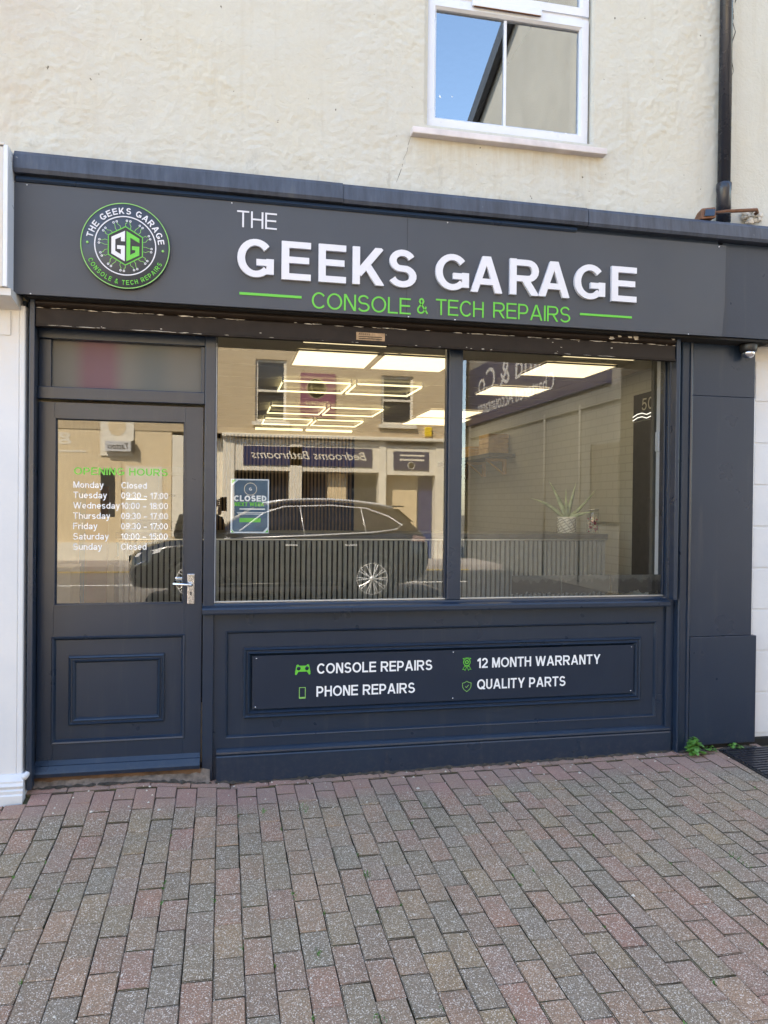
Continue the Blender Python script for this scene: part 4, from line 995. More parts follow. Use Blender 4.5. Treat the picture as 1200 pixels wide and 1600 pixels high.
box('roof', -8.2, -2.202, -.15, 9.3, 7.2, 7.5, 'slate', nb, 0)
# right neighbour
rb_ = thing('right_neighbour_building', 'white painted brick wall of the building next door, right edge', 'building', (3.6, 0, 0))
box('upper_wall', 3.17, 9, 0.002, .3, 3.2, 7.2, 'render', rb_, 0)
box('painted_wall', 3.362, 9, .010, .3, .07, 3.19, 'white_wall', rb_, .004)
box('wall_foot', 3.35, 9, -.01, .3, -.05, .068, 'gap', rb_, .004)
for k in range(9):
    zz = .10+k*.27
    box('brick_course', 3.372, 4.4, .0045, .0099, zz, zz+.255, 'white_wall', rb_, .002)
box('body', 3.67, 9, .32, 9, -.1, 7.2, 'render', rb_, 0)
box('roof', 3.87, 9.2, -.15, 9.3, 7.2, 7.5, 'slate', rb_, 0)

# drain cover, weed, moss, litter
dc = thing('drain_cover', 'dark ribbed metal drain cover at the foot of the right wall', 'drain', (3.25, -.30, 0))
zz = gz(3.2, -.3)+.006
def dpl(a, b, d): return (a, b, gz(a, b)+.004+d)
poly('plate', [(3.075, -.085), (3.42, -.085), (3.42, -.60), (3.075, -.54)], .004, -.03, 'black', dc, dpl)
for k in range(13):
    yy = -.10-.034*k
    if yy > -.53: poly('rib', [(3.09, yy), (3.41, yy), (3.41, yy-.016), (3.09, yy-.016)], .010, .0041, 'pipe', dc, dpl)
def leafy(name, label, c, n, rad, hgt, size):
    bm = bmesh.new()
    for k in range(n):
        a = random.uniform(0, 2*PI); el = random.uniform(.15, 1.35); r = rad*random.uniform(.4, 1)
        p0 = Vector(c)+Vector((math.cos(a)*math.cos(el)*r, math.sin(a)*math.cos(el)*r, .01+math.sin(el)*hgt*random.uniform(.5, 1)))
        d = Vector((math.cos(a), math.sin(a), random.uniform(-.7, .15))).normalized(); s = Vector((-math.sin(a), math.cos(a), random.uniform(-.3, .3))); ss = size*random.uniform(.6, 1.2)
        q = [p0-d*ss*.4, p0-d*ss*.05+s*ss*.42, p0+d*ss*.45+s*ss*.36, p0+d*ss*.8, p0+d*ss*.45-s*ss*.36, p0-d*ss*.05-s*ss*.42]
        mid = p0+d*ss*.2+Vector((0, 0, ss*.12)); vm = bm.verts.new(mid); vs = [bm.verts.new(v) for v in q]
        for j in range(6): bm.faces.new((vm, vs[j], vs[(j+1) % 6]))
    t_ = thing(name, label, 'plant', c); from_bm('leaves', bm, 'leaf', t_)
    bm = bmesh.new()
    for k in range(7):
        a = k*.9; tube('s', [c, (c[0]+math.cos(a)*rad*.5, c[1]+math.sin(a)*rad*.5, c[2]+hgt*.6)], .002, 'leaf', bm=bm, seg=5)
    from_bm('stems', bm, 'leaf', t_); return t_
leafy('weed', 'bright green leafy weed at the foot of the right pilaster', (2.875, -.125, gz(2.87, -.12)), 85, .055, .105, .036)
leafy('weed', 'small weed beside the drain cover', (3.20, -.075, gz(3.2, -.07)), 26, .045, .035, .022)
leafy('weed', 'low sprawling weed between the leafy weed and the drain cover', (3.03, -.075, gz(3.0, -.07)), 22, .06, .02, .018)
bm = bmesh.new()
mo = [(.215, -.42, .02), (.42, -.425, .03), (.62, -1.13, .02), (1.05, -.5, .015), (2.3, -1.32, .05), (.35, -1.62, .02), (.5, -2.0, .03)]
for k in range(60):
    c_ = random.randint(-9, 30); mo.append((PX0+c_*BX+random.gauss(0, .003), random.uniform(-2.2, -.4), .006))
for cx, cy_, sp_ in mo:
    for k in range(26 if sp_ > .01 else 7):
        x, y = cx+random.gauss(0, sp_*.35), cy_+random.gauss(0, sp_); z = gz(x, y)-.004; h = random.uniform(.006, .016); a = random.uniform(0, 6.3); e = .003
        bm.faces.new([bm.verts.new(q) for q in ((x-e*math.cos(a), y-e*math.sin(a), z), (x+e*math.cos(a), y+e*math.sin(a), z), (x+random.gauss(0, .006), y+random.gauss(0, .006), z+h))])
tag(from_bm('moss', bm, 'leaf'), 'tiny tufts of moss and grass in the paver joints', 'moss', kind='stuff')
bm = bmesh.new()
for k in range(150):
    x = random.uniform(-1.0, 3.3); y = -.05-abs(random.gauss(0, .22)) if k < 120 else random.uniform(-2, -.3); s = random.uniform(.002, .007)*(1.6 if random.random() < .1 else 1); z = gz(x, y)+.0035
    pts = [(x+s*random.uniform(.5, 1.3)*math.cos(q*PI/3), y+s*random.uniform(.5, 1.3)*math.sin(q*PI/3)) for q in range(6)]
    vt_ = bm.verts.new((x, y, z+s*.5)); vs = [bm.verts.new((a, b, z-.003)) for a, b in pts]
    for q in range(6): bm.faces.new((vt_, vs[q], vs[(q+1) % 6]))
tag(from_bm('paint_flakes', bm, 'chip'), 'white paint flakes and grit scattered along the shop foot', 'debris', kind='stuff')

# ================================================================== INSIDE THE SHOP
ZF, ZC = .08, 2.72
tag(box('floor', -1.845, 3.49, .10, 7.5, .0, ZF, 'int_floor', None, 0), kind='structure')
ce = tag(box('ceiling', -1.845, 3.49, .32, 7.5, ZC, ZC+.03, 'int_ceiling', None, 0), kind='structure')
wl = tag(box('wall_left', -1.845, -1.80, .32, 7.5, ZF, ZC, 'int_white', None, 0), kind='structure')
wr = tag(box('wall_right', 3.45, 3.49, .32, 7.5, ZF, ZC, 'int_brick', None, 0), kind='structure')
wb_ = tag(box('wall_back', -1.80, 3.45, 7.45, 7.49, ZF, ZC, 'int_white', None, 0), kind='structure')
wf = tag(box('wall_front', 2.81, 3.45, .09, .31, .0, 2.60, 'int_dark', None, 0), kind='structure')
box('pier', -1.80, -1.04, .09, .31, .0, 2.60, 'int_white', wf, 0)
for k in range(1, 12): box('ceiling_grid_bar', -1.80, 3.45, .32+.61*k-.012, .32+.61*k+.012, ZC-.004, ZC-.0005, 'int_white', ce, 0)
for k in range(9): box('ceiling_grid_bar', -1.84+.63*k-.012, -1.84+.63*k+.012, .32, 7.44, ZC-.003, ZC-.0004, 'int_white', ce, 0)
# LED panels
def led_panel(x0, x1, y0, y1, label):
    t_ = thing('ceiling_light', label, 'light', ((x0+x1)/2, (y0+y1)/2, ZC-.02), 'flat glowing ceiling panels')
    frm = frame_mould('frame', x0, x1, 0, 1, [(0, 0)]*2, 'alu', t_) if False else None
    for a, b, c, d in ((x0, x1, y0, y0+.012), (x0, x1, y1-.012, y1), (x0, x0+.012, y0+.012, y1-.012), (x1-.012, x1, y0+.012, y1-.012)): box('frame', a, b, c, d, ZC-.018, ZC-.006, 'alu', t_, 0)
    mk('diffuser', [(x0+.012, y0+.012, ZC-.014), (x1-.012, y0+.012, ZC-.014), (x1-.012, y1-.012, ZC-.014), (x0+.012, y1-.012, ZC-.014)], [(0, 3, 2, 1)], 'led', t_)
led_panel(.53, 1.155, 1.34, 1.97, 'glowing flat ceiling panel nearest the glass, second sheet left of the mullion')
led_panel(1.185, 1.81, 1.34, 1.97, 'glowing flat ceiling panel touching the mullion at the top of the glass')
led_panel(2.50, 3.12, 1.32, 1.92, 'glowing flat ceiling panel highest in the right-hand window sheet')
led_panel(2.50, 3.10, 2.55, 3.12, 'glowing flat ceiling panel second from the top in the right-hand window sheet')
led_panel(2.40, 3.08, 4.42, 5.2, 'glowing flat ceiling panel behind the mullion, nearer of the pair')
led_panel(2.43, 3.2, 5.24, 6.1, 'glowing flat ceiling panel behind the mullion, farther of the pair')
led_panel(.53, 1.155, .48, 1.08, 'added unseen ceiling fill panel above the head of the window, left of the mullion')  # this panel and the next are added out of sight to brighten the interior
led_panel(2.50, 3.12, .48, 1.08, 'added unseen ceiling fill panel above the head of the window, at its right end')
led_panel(-1.30, -.68, 1.34, 1.97, 'added unseen ceiling fill panel over the space behind the door')  # two more unseen panels, added to lift the light behind the door
led_panel(-1.30, -.68, 3.80, 4.42, 'added unseen ceiling fill panel over the rear of the door aisle')
def led_frame(x0, x1, y0, y1, label):
    t_ = thing('led_frame_light', label, 'light', ((x0+x1)/2, (y0+y1)/2, ZC-.06), 'glowing rectangular outline lights on the ceiling')
    r = .009
    for a, b in (((x0, y0), (x1, y0)), ((x1, y0), (x1, y1)), ((x1, y1), (x0, y1)), ((x0, y1), (x0, y0))):
        tube('light_tube', [(*a, ZC-.04), (*b, ZC-.04)], r, 'led_strip', t_, 6)
    for q in ((x0, y0), (x1, y0), (x1, y1), (x0, y1)): box('clip', q[0]-.008, q[0]+.008, q[1]-.008, q[1]+.008, ZC-.056, ZC-.0006, 'upvc', t_, 0)
nm_ = ['front', 'middle', 'rear']
for r_, (y0, y1) in enumerate(((2.63, 3.26), (4.40, 5.12), (5.70, 6.42))):
    led_frame(.52, 1.15, y0, y1, 'glowing outline light, left one of the %s pair behind the main glass' % nm_[r_])
    led_frame(1.20, 1.83, y0, y1, 'glowing outline light, right one of the %s pair behind the main glass' % nm_[r_])
for k, (x0, x1) in enumerate(((.45, 1.15), (1.2, 1.9))):
    t_ = thing('led_strip_light', ('left' if not k else 'right')+' one of two short glowing strips deepest in the shop', 'light', (x0, 7.1, ZC-.05), 'short glowing strips at the back')
    box('tube', x0, x1, 7.06, 7.10, ZC-.06, ZC-.03, 'led_strip', t_, .004); box('mount', x0, x1, 7.07, 7.09, ZC-.029, ZC-.0008, 'upvc', t_, 0)

# reception counter with slatted front
CY, CT = 1.45, 1.285
ct = thing('reception_counter', 'long counter with grey vertical slat front behind the window', 'counter', (1.2, 1.7, ZF))
box('backing', -.74, 3.10, CY+.012, CY+.55, ZF, CT-.001, 'felt', ct, 0)
sm = None
k = 0; x = -.735
while x < 3.075:
    if sm is None:
        o = box('slat', -.0135, .0135, CY-.012, CY+.0118, ZF+.02, CT-.004, 'slat_grey', ct, .002); sm = o.data
        o.location = (x+.0135-ct.location.x*0, 0, 0)
    else:
        o = bpy.data.objects.new('slat', sm); link(o, ct); o.location = (x+.0135, 0, 0)
    x += .040
box('edge_trim', -.745, 3.11, CY-.020, CY+.04, CT, CT+.012, 'alu', ct, .002)
box('worktop', -.76, 3.12, CY-.012, CY+.62, CT+.0125, CT+.055, 'worktop', ct, .006)
CTOP = CT+.055
# pot plant
pt = thing('aloe_plant', 'spiky aloe in a white woven-pattern pot on the counter', 'plant', (2.82, 1.60, CTOP))
lathe('pot', [(0, 0), (.066, 0), (.074, .006), (.077, .13), (.074, .137), (.068, .137), (.066, .12), (0, .118)], (2.82, 1.60, CTOP+.0005), 'z', 'pot', pt, 28)
bm = bmesh.new()
for k in range(7):
    zz = CTOP+.012+.018*k; pts = []
    for j in range(33):
        a = 2*PI*j/32; pts.append((2.82+.0775*math.cos(a), 1.60+.0775*math.sin(a), zz+.006*(1 if (j+k) % 4 < 2 else -1)))
    tube('p', pts, .0022, 'pot_line', bm=bm, seg=5)
from_bm('pot_pattern', bm, 'pot_line', pt)
def aloe_leaf(tip, bend, wd_):
    b0 = Vector((2.82, 1.60, CTOP+.115)); t1 = Vector(tip); bm = bmesh.new(); n = 9; prev = None
    for k in range(n+1):
        s_ = k/n; c0 = b0.lerp(t1, s_)+Vector((0, 0, bend*math.sin(PI*s_))); w_ = wd_*(1-s_**1.6)*(.75+.5*min(1, s_*5))
        d = (t1-b0); sd_ = Vector((d.z, 0, -d.x)).normalized() if abs(d.z) > .02 else Vector((0, 0, 1))
        row_ = [bm.verts.new(c0+sd_*w_), bm.verts.new(c0+Vector((0, -.35*w_, -.35*w_))), bm.verts.new(c0-sd_*w_), bm.verts.new(c0+Vector((0, .55*w_, .1*w_)))]
        if prev:
            for j in range(4): bm.faces.new((prev[j], prev[(j+1) % 4], row_[(j+1) % 4], row_[j]))
        prev = row_
    from_bm('leaf', bm, 'aloe', pt, True)
for tip, bend, wd_ in (((2.635, 1.56, 1.785), .02, 0.0175), ((2.915, 1.62, 1.775), .0, 0.0189), ((2.468, 1.55, 1.632), .03, 0.0162), ((3.10, 1.62, 1.715), -.02, 0.0149), ((3.05, 1.54, 1.525), .012, 0.0162), ((2.72, 1.58, 1.68), .015, 0.0189), ((2.84, 1.66, 1.73), .0, 0.0162), ((2.78, 1.50, 1.60), .02, 0.0162)): aloe_leaf(tip, bend, wd_)
jr = thing('sweet_jar', 'clear glass jar of sweets beside the aloe on the counter', 'jar', (3.06, 1.60, CTOP))
lathe('glass', [(0, .001), (.048, .001), (.052, .008), (.052, .17), (.046, .185), (.046, .192)], (3.06, 1.60, CTOP), 'z', 'jar', jr, 20)
lathe('lid', [(0, .205), (.050, .205), (.052, .200), (.052, .1921), (0, .1921)], (3.06, 1.60, CTOP), 'z', 'alu', jr, 20)
bm = bmesh.new(); bm2 = bmesh.new()
for k in range(90):
    a = random.uniform(0, 6.28); r = .04*math.sqrt(random.random()); (bmesh.ops.create_icosphere)((bm if k % 2 else bm2), subdivisions=1, radius=.009, matrix=Matrix.Translation((3.06+r*math.cos(a), 1.60+r*math.sin(a), CTOP+.014+random.random()*.12)))
from_bm('sweets', bm, 'sweet_red', jr)['kind'] = 'stuff'; from_bm('sweets', bm2, 'sweet_pale', jr)['kind'] = 'stuff'
# shelf on the right wall
shf = thing('wall_shelf', 'grey shelf on timber brackets on the dark right wall inside', 'shelf', (3.3, 5.2, 2.15))
box('board', 3.12, 3.449, 4.35, 6.6, 2.155, 2.205, 'int_dark', shf, .004)
for yy in (4.65, 5.42, 6.2):
    b = box('bracket', 3.405, 3.448, yy-.02, yy+.02, 1.96, 2.1548, 'pine', shf, .002)
    box('arm', 3.18, 3.4048, yy-.02, yy+.02, 2.12, 2.1548, 'pine', b, .002)
    mk('brace', [(3.20, yy-.012, 2.12), (3.225, yy-.012, 2.12), (3.405, yy-.012, 1.985), (3.405, yy-.012, 1.96), (3.20, yy+.012, 2.12), (3.225, yy+.012, 2.12), (3.405, yy+.012, 1.985), (3.405, yy+.012, 1.96)],
       [(0, 1, 2, 3), (4, 7, 6, 5), (0, 4, 5, 1), (1, 5, 6, 2), (2, 6, 7, 3), (3, 7, 4, 0)], 'pine', b)
def crate(x0, x1, y0, y1, z0, h, label):
    t_ = thing('wooden_crate', label, 'crate', ((x0+x1)/2, (y0+y1)/2, z0))
    box('base', x0, x1, y0, y1, z0+.001, z0+.012, 'pine', t_, 0)
    n = 4
    for j in range(n):
        za = z0+.014+j*(h-.014)/n; zb = za+(h-.014)/n-.006
        box('slat', x0, x1, y0, y0+.010, za, zb, 'pine', t_, .001); box('slat', x0, x1, y1-.010, y1, za, zb, 'pine', t_, .001)
        box('slat', x0, x0+.010, y0+.0102, y1-.0102, za, zb, 'pine', t_, .001); box('slat', x1-.010, x1, y0+.0102, y1-.0102, za, zb, 'pine', t_, .001)
crate(3.16, 3.42, 4.50, 4.86, 2.2055, .25, 'tall pine crate at the near end of the shelf')
crate(3.16, 3.42, 5.25, 6.4, 2.2055, .15, 'long low pine crate farther along the shelf')
# dark partition corner with the lit sign
tv = thing('neon_sign', 'dark panel with thin white neon lines in the right-hand corner of the shop', 'sign', (3.43, 1.4, 2.3))
box('panel', 3.435, 3.4495, .95, 1.62, 2.30, 2.52, 'int_black', tv, .002)
for zz in (2.345, 2.315): tube('neon_line', [(3.425, .96+.65*k/9, zz+(.012*math.sin(k*1.9))) for k in range(10)], .0035, 'neon', tv, 6)
bm = bmesh.new(); cur = 0
for ch in '503':
    def place(a, b, d, cur=cur): return (3.433-d*0, 1.48-(cur+a)*.10, 2.375+b*.10)
    cur += bm_glyph(bm, ch, .14, place, 0)+.2
from_bm('figures', bm, 'alu', tv)
box('dark_board', 3.436, 3.4494, .40, 1.62, .95, 2.29, 'int_black', tv, .002)
wc_ = thing('conduit_trim', 'white vertical trim inside the right edge of the window', 'trim', (2.77, .13, 1.0))
box('trunking', 2.752, 2.800, .095, .15, 1.12, 2.595, 'upvc', wc_, .003); box('switch_box', 2.738, 2.7515, .10, .14, 1.925, 2.05, 'upvc', wc_, .003)
# peeling black film at the bottom of the right sheet
pf = thing('peeling_film_strip', 'strip of peeling black film along the bottom of the right window sheet', 'film', (2.2, .045, 1.02))
edges = [(1.725, 2.05), (2.056, 2.382), (2.388, 2.734)]
for x0, x1 in edges:
    n = 26; top = [(x0+(x1-x0)*k/n, 1.118+random.uniform(-.028, .006)*(1 if 0 < k < n else .2)) for k in range(n+1)]
    bot = [(x0+(x1-x0)*k/n, 1.018+max(0, random.gauss(.004, .007))) for k in range(n+1)]
    mk('film', [(a, .0415, b) for a, b in top]+[(a, .0415, b) for a, b in bot], [(n+1+k, n+2+k, k+1, k) for k in range(n)], 'vinyl_black', pf)
    ft = [(x0+(x1-x0)*k/n, 1.136) for k in range(n+1)]
    mk('glue_residue', [(a, .0408, b-.001) for a, b in ft]+[(a, .0408, b-random.random()*.012) for a, b in top], [(n+1+k, n+2+k, k+1, k) for k in range(n)], 'vinyl_grey', pf)
# poster on the glass
ps = thing('closed_notice', 'A4 notice reading closed next week stuck inside the window', 'poster', (.147, .045, 1.39))
box('sheet', .040, .254, .0425, .0435, 1.390, 1.697, 'poster_white', ps, 0)
def pq(nm, pts, m, d=.0006): return mk(nm, [(a, .0425-d, b) for a, b in pts], [tuple(range(len(pts)))], m, ps)
pq('ground', [(.060, 1.398), (.222, 1.398), (.247, 1.425), (.247, 1.690), (.082, 1.690), (.050, 1.660), (.050, 1.412)], 'poster_dark', .0003)
pq('corner', [(.046, 1.692), (.070, 1.692), (.046, 1.668)], 'green'); pq('corner', [(.250, 1.394), (.250, 1.412), (.232, 1.394)], 'green'); pq('corner', [(.044, 1.394), (.060, 1.394), (.044, 1.410)], 'green')
PY_ = .0418
text_line('headline', 'CLOSED', .058, .240, 1.570, .034, PY_, 'white_vinyl', ps, .27, .12)
text_line('headline', 'NEXT WEEK', .062, .228, 1.543, .022, PY_, 'green', ps, .26, .14)
for z0_, x0_, x1_, hh_ in ((1.524, .090, .232, .006), (1.505, .075, .222, .003), (1.497, .080, .220, .003)): pq('small_print', [(x0_, z0_), (x1_, z0_), (x1_, z0_+hh_), (x0_, z0_+hh_)], 'white_vinyl')
pq('button', [(.090, 1.452), (.208, 1.452), (.208, 1.476), (.090, 1.476)], 'green')
vs = [(.150+.036*math.cos(k*PI/12), .0419, 1.640+.036*math.sin(k*PI/12)) for k in range(24)]+[(.150+.033*math.cos(k*PI/12), .0419, 1.640+.033*math.sin(k*PI/12)) for k in range(24)]
mk('seal', vs, [(k, (k+1) % 24, 24+(k+1) % 24, 24+k) for k in range(24)], 'alu', ps)
text_line('seal_mark', 'G', .142, .158, 1.632, .016, PY_, 'white_vinyl', ps, .2, .1)
# oak slat panels on the back wall
sw_ = thing('oak_slat_panel', 'tall oak slat wall panel at the back of the shop', 'panel', (1.0, 7.4, ZF))
box('backing', -.12, 2.0, 7.43, 7.4495, ZF, 2.62, 'felt', sw_, 0)
x = -.11; sm2 = None
while x < 1.96:
    if sm2 is None:
        o = box('slat', 0, .030, 7.405, 7.4298, ZF, 2.62, 'slat_wood', sw_, .002); sm2 = o.data
    else: o = bpy.data.objects.new('slat', sm2); link(o, sw_)
    o.location = (x, 0, 0); x += .055
# sofa in the rear right
so = thing('tub_sofa', 'dark round-backed sofa behind the counter', 'sofa', (2.6, 5.2, ZF))
box('seat', 2.1, 3.1, 4.9, 5.5, ZF+.2, ZF+.48, 'worktop', so, .06)
tube('backrest', [(2.08, 4.85, ZF+.95), (2.05, 5.3, ZF+1.0), (2.2, 5.62, ZF+1.02), (2.6, 5.72, ZF+1.03), (3.0, 5.62, ZF+1.02), (3.15, 5.3, ZF+1.0), (3.12, 4.85, ZF+.95)], .07, 'int_dark', so, 12)
box('back', 2.1, 3.1, 5.62, 5.72, ZF+.2, ZF+.95, 'int_dark', so, .03); box('base', 2.12, 3.08, 4.92, 5.6, ZF, ZF+.2, 'int_black', so, .01)
# behind the door: bench, lamp, board, chair, bottles, boxes, back door
bd = thing('tall_board', 'tall narrow brown board leaning inside beyond the door glass', 'board', (-1.25, 3.6, ZF))
mk('board', [(-1.34, 3.60, ZF), (-1.13, 3.60, ZF), (-1.13, 3.72, 1.72), (-1.34, 3.72, 1.72), (-1.34, 3.63, ZF), (-1.13, 3.63, ZF), (-1.13, 3.75, 1.72), (-1.34, 3.75, 1.72)], [(0, 1, 2, 3), (4, 7, 6, 5), (0, 4, 5, 1), (1, 5, 6, 2), (2, 6, 7, 3), (3, 7, 4, 0)], 'card', bd)
mk('edge', [(-1.40, 3.62, ZF), (-1.342, 3.61, ZF), (-1.342, 3.735, 1.73), (-1.40, 3.74, 1.72)], [(0, 1, 2, 3)], 'blue_box', bd)
wbn = thing('workbench', 'workbench covered with repair clutter seen through the door', 'bench', (-.4, 3.3, ZF))
box('top', -1.02, .35, 3.0, 3.6, .985, 1.02, 'worktop', wbn, .004)
for xx in (-.98, .28):
    for yy in (3.04, 3.52): box('leg', xx, xx+.04, yy, yy+.04, ZF, .9848, 'int_black', wbn, .003)
lm_ = thing('work_lamp', 'lit round magnifier lamp on an arm over the workbench', 'lamp', (-.95, 3.3, 1.02))
lathe('base', [(0, 0), (.06, 0), (.06, .02), (0, .025)], (-.95, 3.35, 1.0205), 'z', 'int_white', lm_, 16)
tube('arm', [(-.95, 3.35, 1.04), (-.97, 3.35, 1.38), (-.90, 3.2, 1.62), (-.82, 3.1, 1.62)], .009, 'int_white', lm_, 8)
lathe('head', [(0, .03), (.085, .022), (.095, .0), (.090, -.004)], (-.79, 3.05, 1.595), 'z', 'int_white', lm_, 24)
lathe('light_ring', [(.045, -.003), (.088, -.003), (.088, -.008), (.045, -.008)], (-.79, 3.05, 1.595), 'z', 'lamp_glow', lm_, 24)
yb = thing('yellow_bottle', 'yellow squeeze bottle on the workbench', 'bottle', (-.62, 3.1, 1.02))
lathe('body', [(0, .001), (.03, .001), (.032, .07), (.026, .085), (.012, .09)], (-.62, 3.1, 1.02), 'z', 'yellow', yb, 16); lathe('nozzle', [(.012, .0905), (.010, .11), (.003, .135), (0, .136)], (-.62, 3.1, 1.02), 'z', 'yellow', yb, 12)
for x0, x1, y0, y1, h, m_, lb in ((-.55, -.44, 3.05, 3.2, .09, 'pot', 'small pale box on the workbench beside the yellow bottle'), (-.42, -.25, 3.1, 3.3, .12, 'blue_box', 'blue parts box on the workbench'), (-1.0, -.72, 3.35, 3.55, .14, 'blue_box', 'dark blue case at the left end of the workbench'), (-.2, .0, 3.2, 3.4, .10, 'pot', 'white carton on the workbench near the post')):
    t_ = thing('parts_box', lb, 'box', ((x0+x1)/2, (y0+y1)/2, 1.02)); box('body', x0, x1, y0, y1, 1.0205, 1.02+h, m_, t_, .004); box('lid', x0-.004, x1+.004, y0-.004, y1+.004, 1.0205+h, 1.035+h, m_, t_, .004)
ch_ = thing('office_chair', 'black swivel chair behind the workbench', 'chair', (-.75, 4.2, ZF))
box('backrest', -.93, -.57, 4.35, 4.42, .75, 1.38, 'int_black', ch_, .03); box('seat', -.97, -.53, 3.95, 4.38, .50, .58, 'int_black', ch_, .03)
tube('column', [(-.75, 4.15, ZF+.06), (-.75, 4.15, .50)], .025, 'alu', ch_, 10)
for k in range(5): tube('foot', [(-.75, 4.15, ZF+.09), (-.75+.27*math.cos(k*1.257), 4.15+.27*math.sin(k*1.257), ZF+.03)], .018, 'int_black', ch_, 8)
bkd = thing('back_room_door', 'pale grey inner door with black handle', 'door', (-.4, 7.43, ZF))
box('leaf', -.95, -.15, 7.41, 7.4495, ZF, 2.1, 'upvc', bkd, .003); box('handle', -.80, -.70, 7.38, 7.4098, 1.66, 1.69, 'int_black', bkd, .004)
for zz in (.3, 1.25): frame_mould('moulding', -.87, -.23, zz, zz+.75, [(0, 7.4099), (.01, 7.40), (.03, 7.402), (.04, 7.4099)], 'upvc', bkd)
wp_ = thing('white_cabinet', 'plain white cabinet low beside the door', 'cabinet', (-1.3, 2.4, ZF))
box('body', -1.55, -1.22, 2.3, 2.7, ZF, 1.0, 'int_white', wp_, .004); box('top', -1.56, -1.21, 2.29, 2.71, 1.0005, 1.02, 'int_white', wp_, .003); box('handle', -1.42, -1.34, 2.28, 2.2995, .8, .812, 'alu', wp_, .002)

# ================================================================== ACROSS THE STREET (seen mirrored in the glass)
OY = -16.0
def bfont(name, s, x, z, h, y, m, parent, shear=0.0, width=None, off=0.0, place=None):
    """built-in letter shapes facing +y (towards the shop), reading left to right for someone at the shop"""
    cu = bpy.data.curves.new('lettering', 'FONT'); cu.body = s; cu.shear = shear; cu.offset = off; cu.resolution_u = 3
    tmp = bpy.data.objects.new('lettering', cu); COL.objects.link(tmp); bpy.context.view_layer.update()
    me = bpy.data.meshes.new_from_object(tmp.evaluated_get(bpy.context.evaluated_depsgraph_get())); bpy.data.objects.remove(tmp)
    xs_ = [v.co.x for v in me.vertices]; w_ = max(xs_)-min(xs_); k = h/.70; kx = (width/w_) if width else k
    for v in me.vertices:
        a, b = (v.co.x-min(xs_))*kx, v.co.y*k
        v.co = place(a, b) if place else (x-a, y, z+b)
    me.materials.append(M[m]); return link(bpy.data.objects.new('lettering', me), parent)
ob = thing('bathroom_shop_building', 'cream brick building with white shopfront and navy sign across the street', 'building', (3, OY, 0))
wall_holes('brick_wall', -1.35, 6.3, 3.42, 7.4, OY-.3, OY, [(.80, 1.62, 3.75, 5.40), (4.20, 5.10, 3.78, 5.12)], 'opp_brick', ob)
box('body', -1.3, 6.25, OY-8, OY-.7, 0, 7.4, 'int_dark', ob, 0)
mk('roof', [(-1.35, OY+.2, 7.4), (6.3, OY+.2, 7.4), (6.3, OY-4, 9.6), (-1.35, OY-4, 9.6), (-1.35, OY-8, 7.4), (6.3, OY-8, 7.4)], [(0, 1, 2, 3), (3, 2, 5, 4), (0, 3, 4), (1, 5, 2)], 'slate', ob)
for x0, x1, z0, z1 in ((.80, 1.62, 3.75, 5.40), (4.20, 5.10, 3.78, 5.12)):
    w_ = box('window', x0, x1, OY-.12, OY-.06, z0, z0+.07, 'opp_white', ob, 0)
    box('frame', x0, x1, OY-.12, OY-.06, z1-.07, z1, 'opp_white', w_, 0); box('frame', x0, x0+.07, OY-.12, OY-.06, z0+.07, z1-.07, 'opp_white', w_, 0); box('frame', x1-.07, x1, OY-.12, OY-.06, z0+.07, z1-.07, 'opp_white', w_, 0)
    box('meeting_rail', x0+.07, x1-.07, OY-.12, OY-.05, (z0+z1)/2-.03, (z0+z1)/2+.03, 'opp_white', w_, 0); box('pane', x0+.07, x1-.07, OY-.105, OY-.10, z0+.07, z1-.07, 'dark_glass', w_, 0)
    box('sill', x0-.08, x1+.08, OY-.06, OY+.10, z0-.10, z0-.002, 'opp_white', w_, 0); box('curtain', x0+.2, x1-.3, OY-.20, OY-.18, z0+.1, z1-.1, 'opp_cream', w_, 0)
fr = box('shopfront', -1.3, 6.2, OY-.45, OY-.35, 0.09, 3.3, 'opp_white', ob, 0)
for x0, x1 in ((-.02, .28), (1.72, 2.05), (4.15, 4.35), (5.75, 6.15), (-1.3, -.9)): box('pilaster', x0, x1, OY-.35, OY+.05, .09, 3.32, 'opp_white', fr, .01)
box('fascia', .28, 4.15, OY-.34, OY+.02, 2.45, 3.30, 'opp_white', fr, .01); box('fascia', 4.35, 5.75, OY-.34, OY+.02, 2.40, 3.22, 'opp_white', fr, .01)
box('cornice', -.05, 6.2, OY-.3, OY+.18, 3.325, 3.42, 'opp_white', fr, .02)
for x0, x1, m_ in ((.30, 1.70, 'dark_glass'), (2.07, 2.75, 'dark_glass'), (5.35, 5.73, 'blue_glass'), (2.78, 3.3, 'opp_cream'), (3.35, 4.13, 'dark_glass'), (4.37, 5.3, 'opp_cream')): box('window_sheet', x0, x1, OY-.344, OY-.28, .5 if m_ == 'dark_glass' else .1, 2.40, m_, fr, 0)
sgn = thing('navy_shop_sign', 'navy sign with white script on the shop across the street', 'sign', (2.2, OY+.03, 2.6))
box('board', .50, 3.95, OY+.022, OY+.05, 2.60, 3.10, 'navy', sgn, .002); bfont('l', 'Bedrooms Bathrooms', 3.80, 2.78, .22, OY+.054, 'opp_white', sgn, .35, 3.1, .006)
sg2 = thing('small_navy_sign', 'small navy sign beside the larger navy sign across the street', 'sign', (5, OY+.03, 2.6))
box('board', 4.55, 5.55, OY+.022, OY+.05, 2.55, 3.05, 'navy', sg2, .002)
for zz in (2.92, 2.80): box('lettering', 4.72, 5.42, OY+.0502, OY+.053, zz, zz+.045, 'opp_white', sg2, 0)
lathe('oval_mark', [(.10, 0), (.10, .004), (.085, .004), (.085, 0)], (5.05, OY+.0505, 2.67), 'y', 'opp_white', sg2, 20)
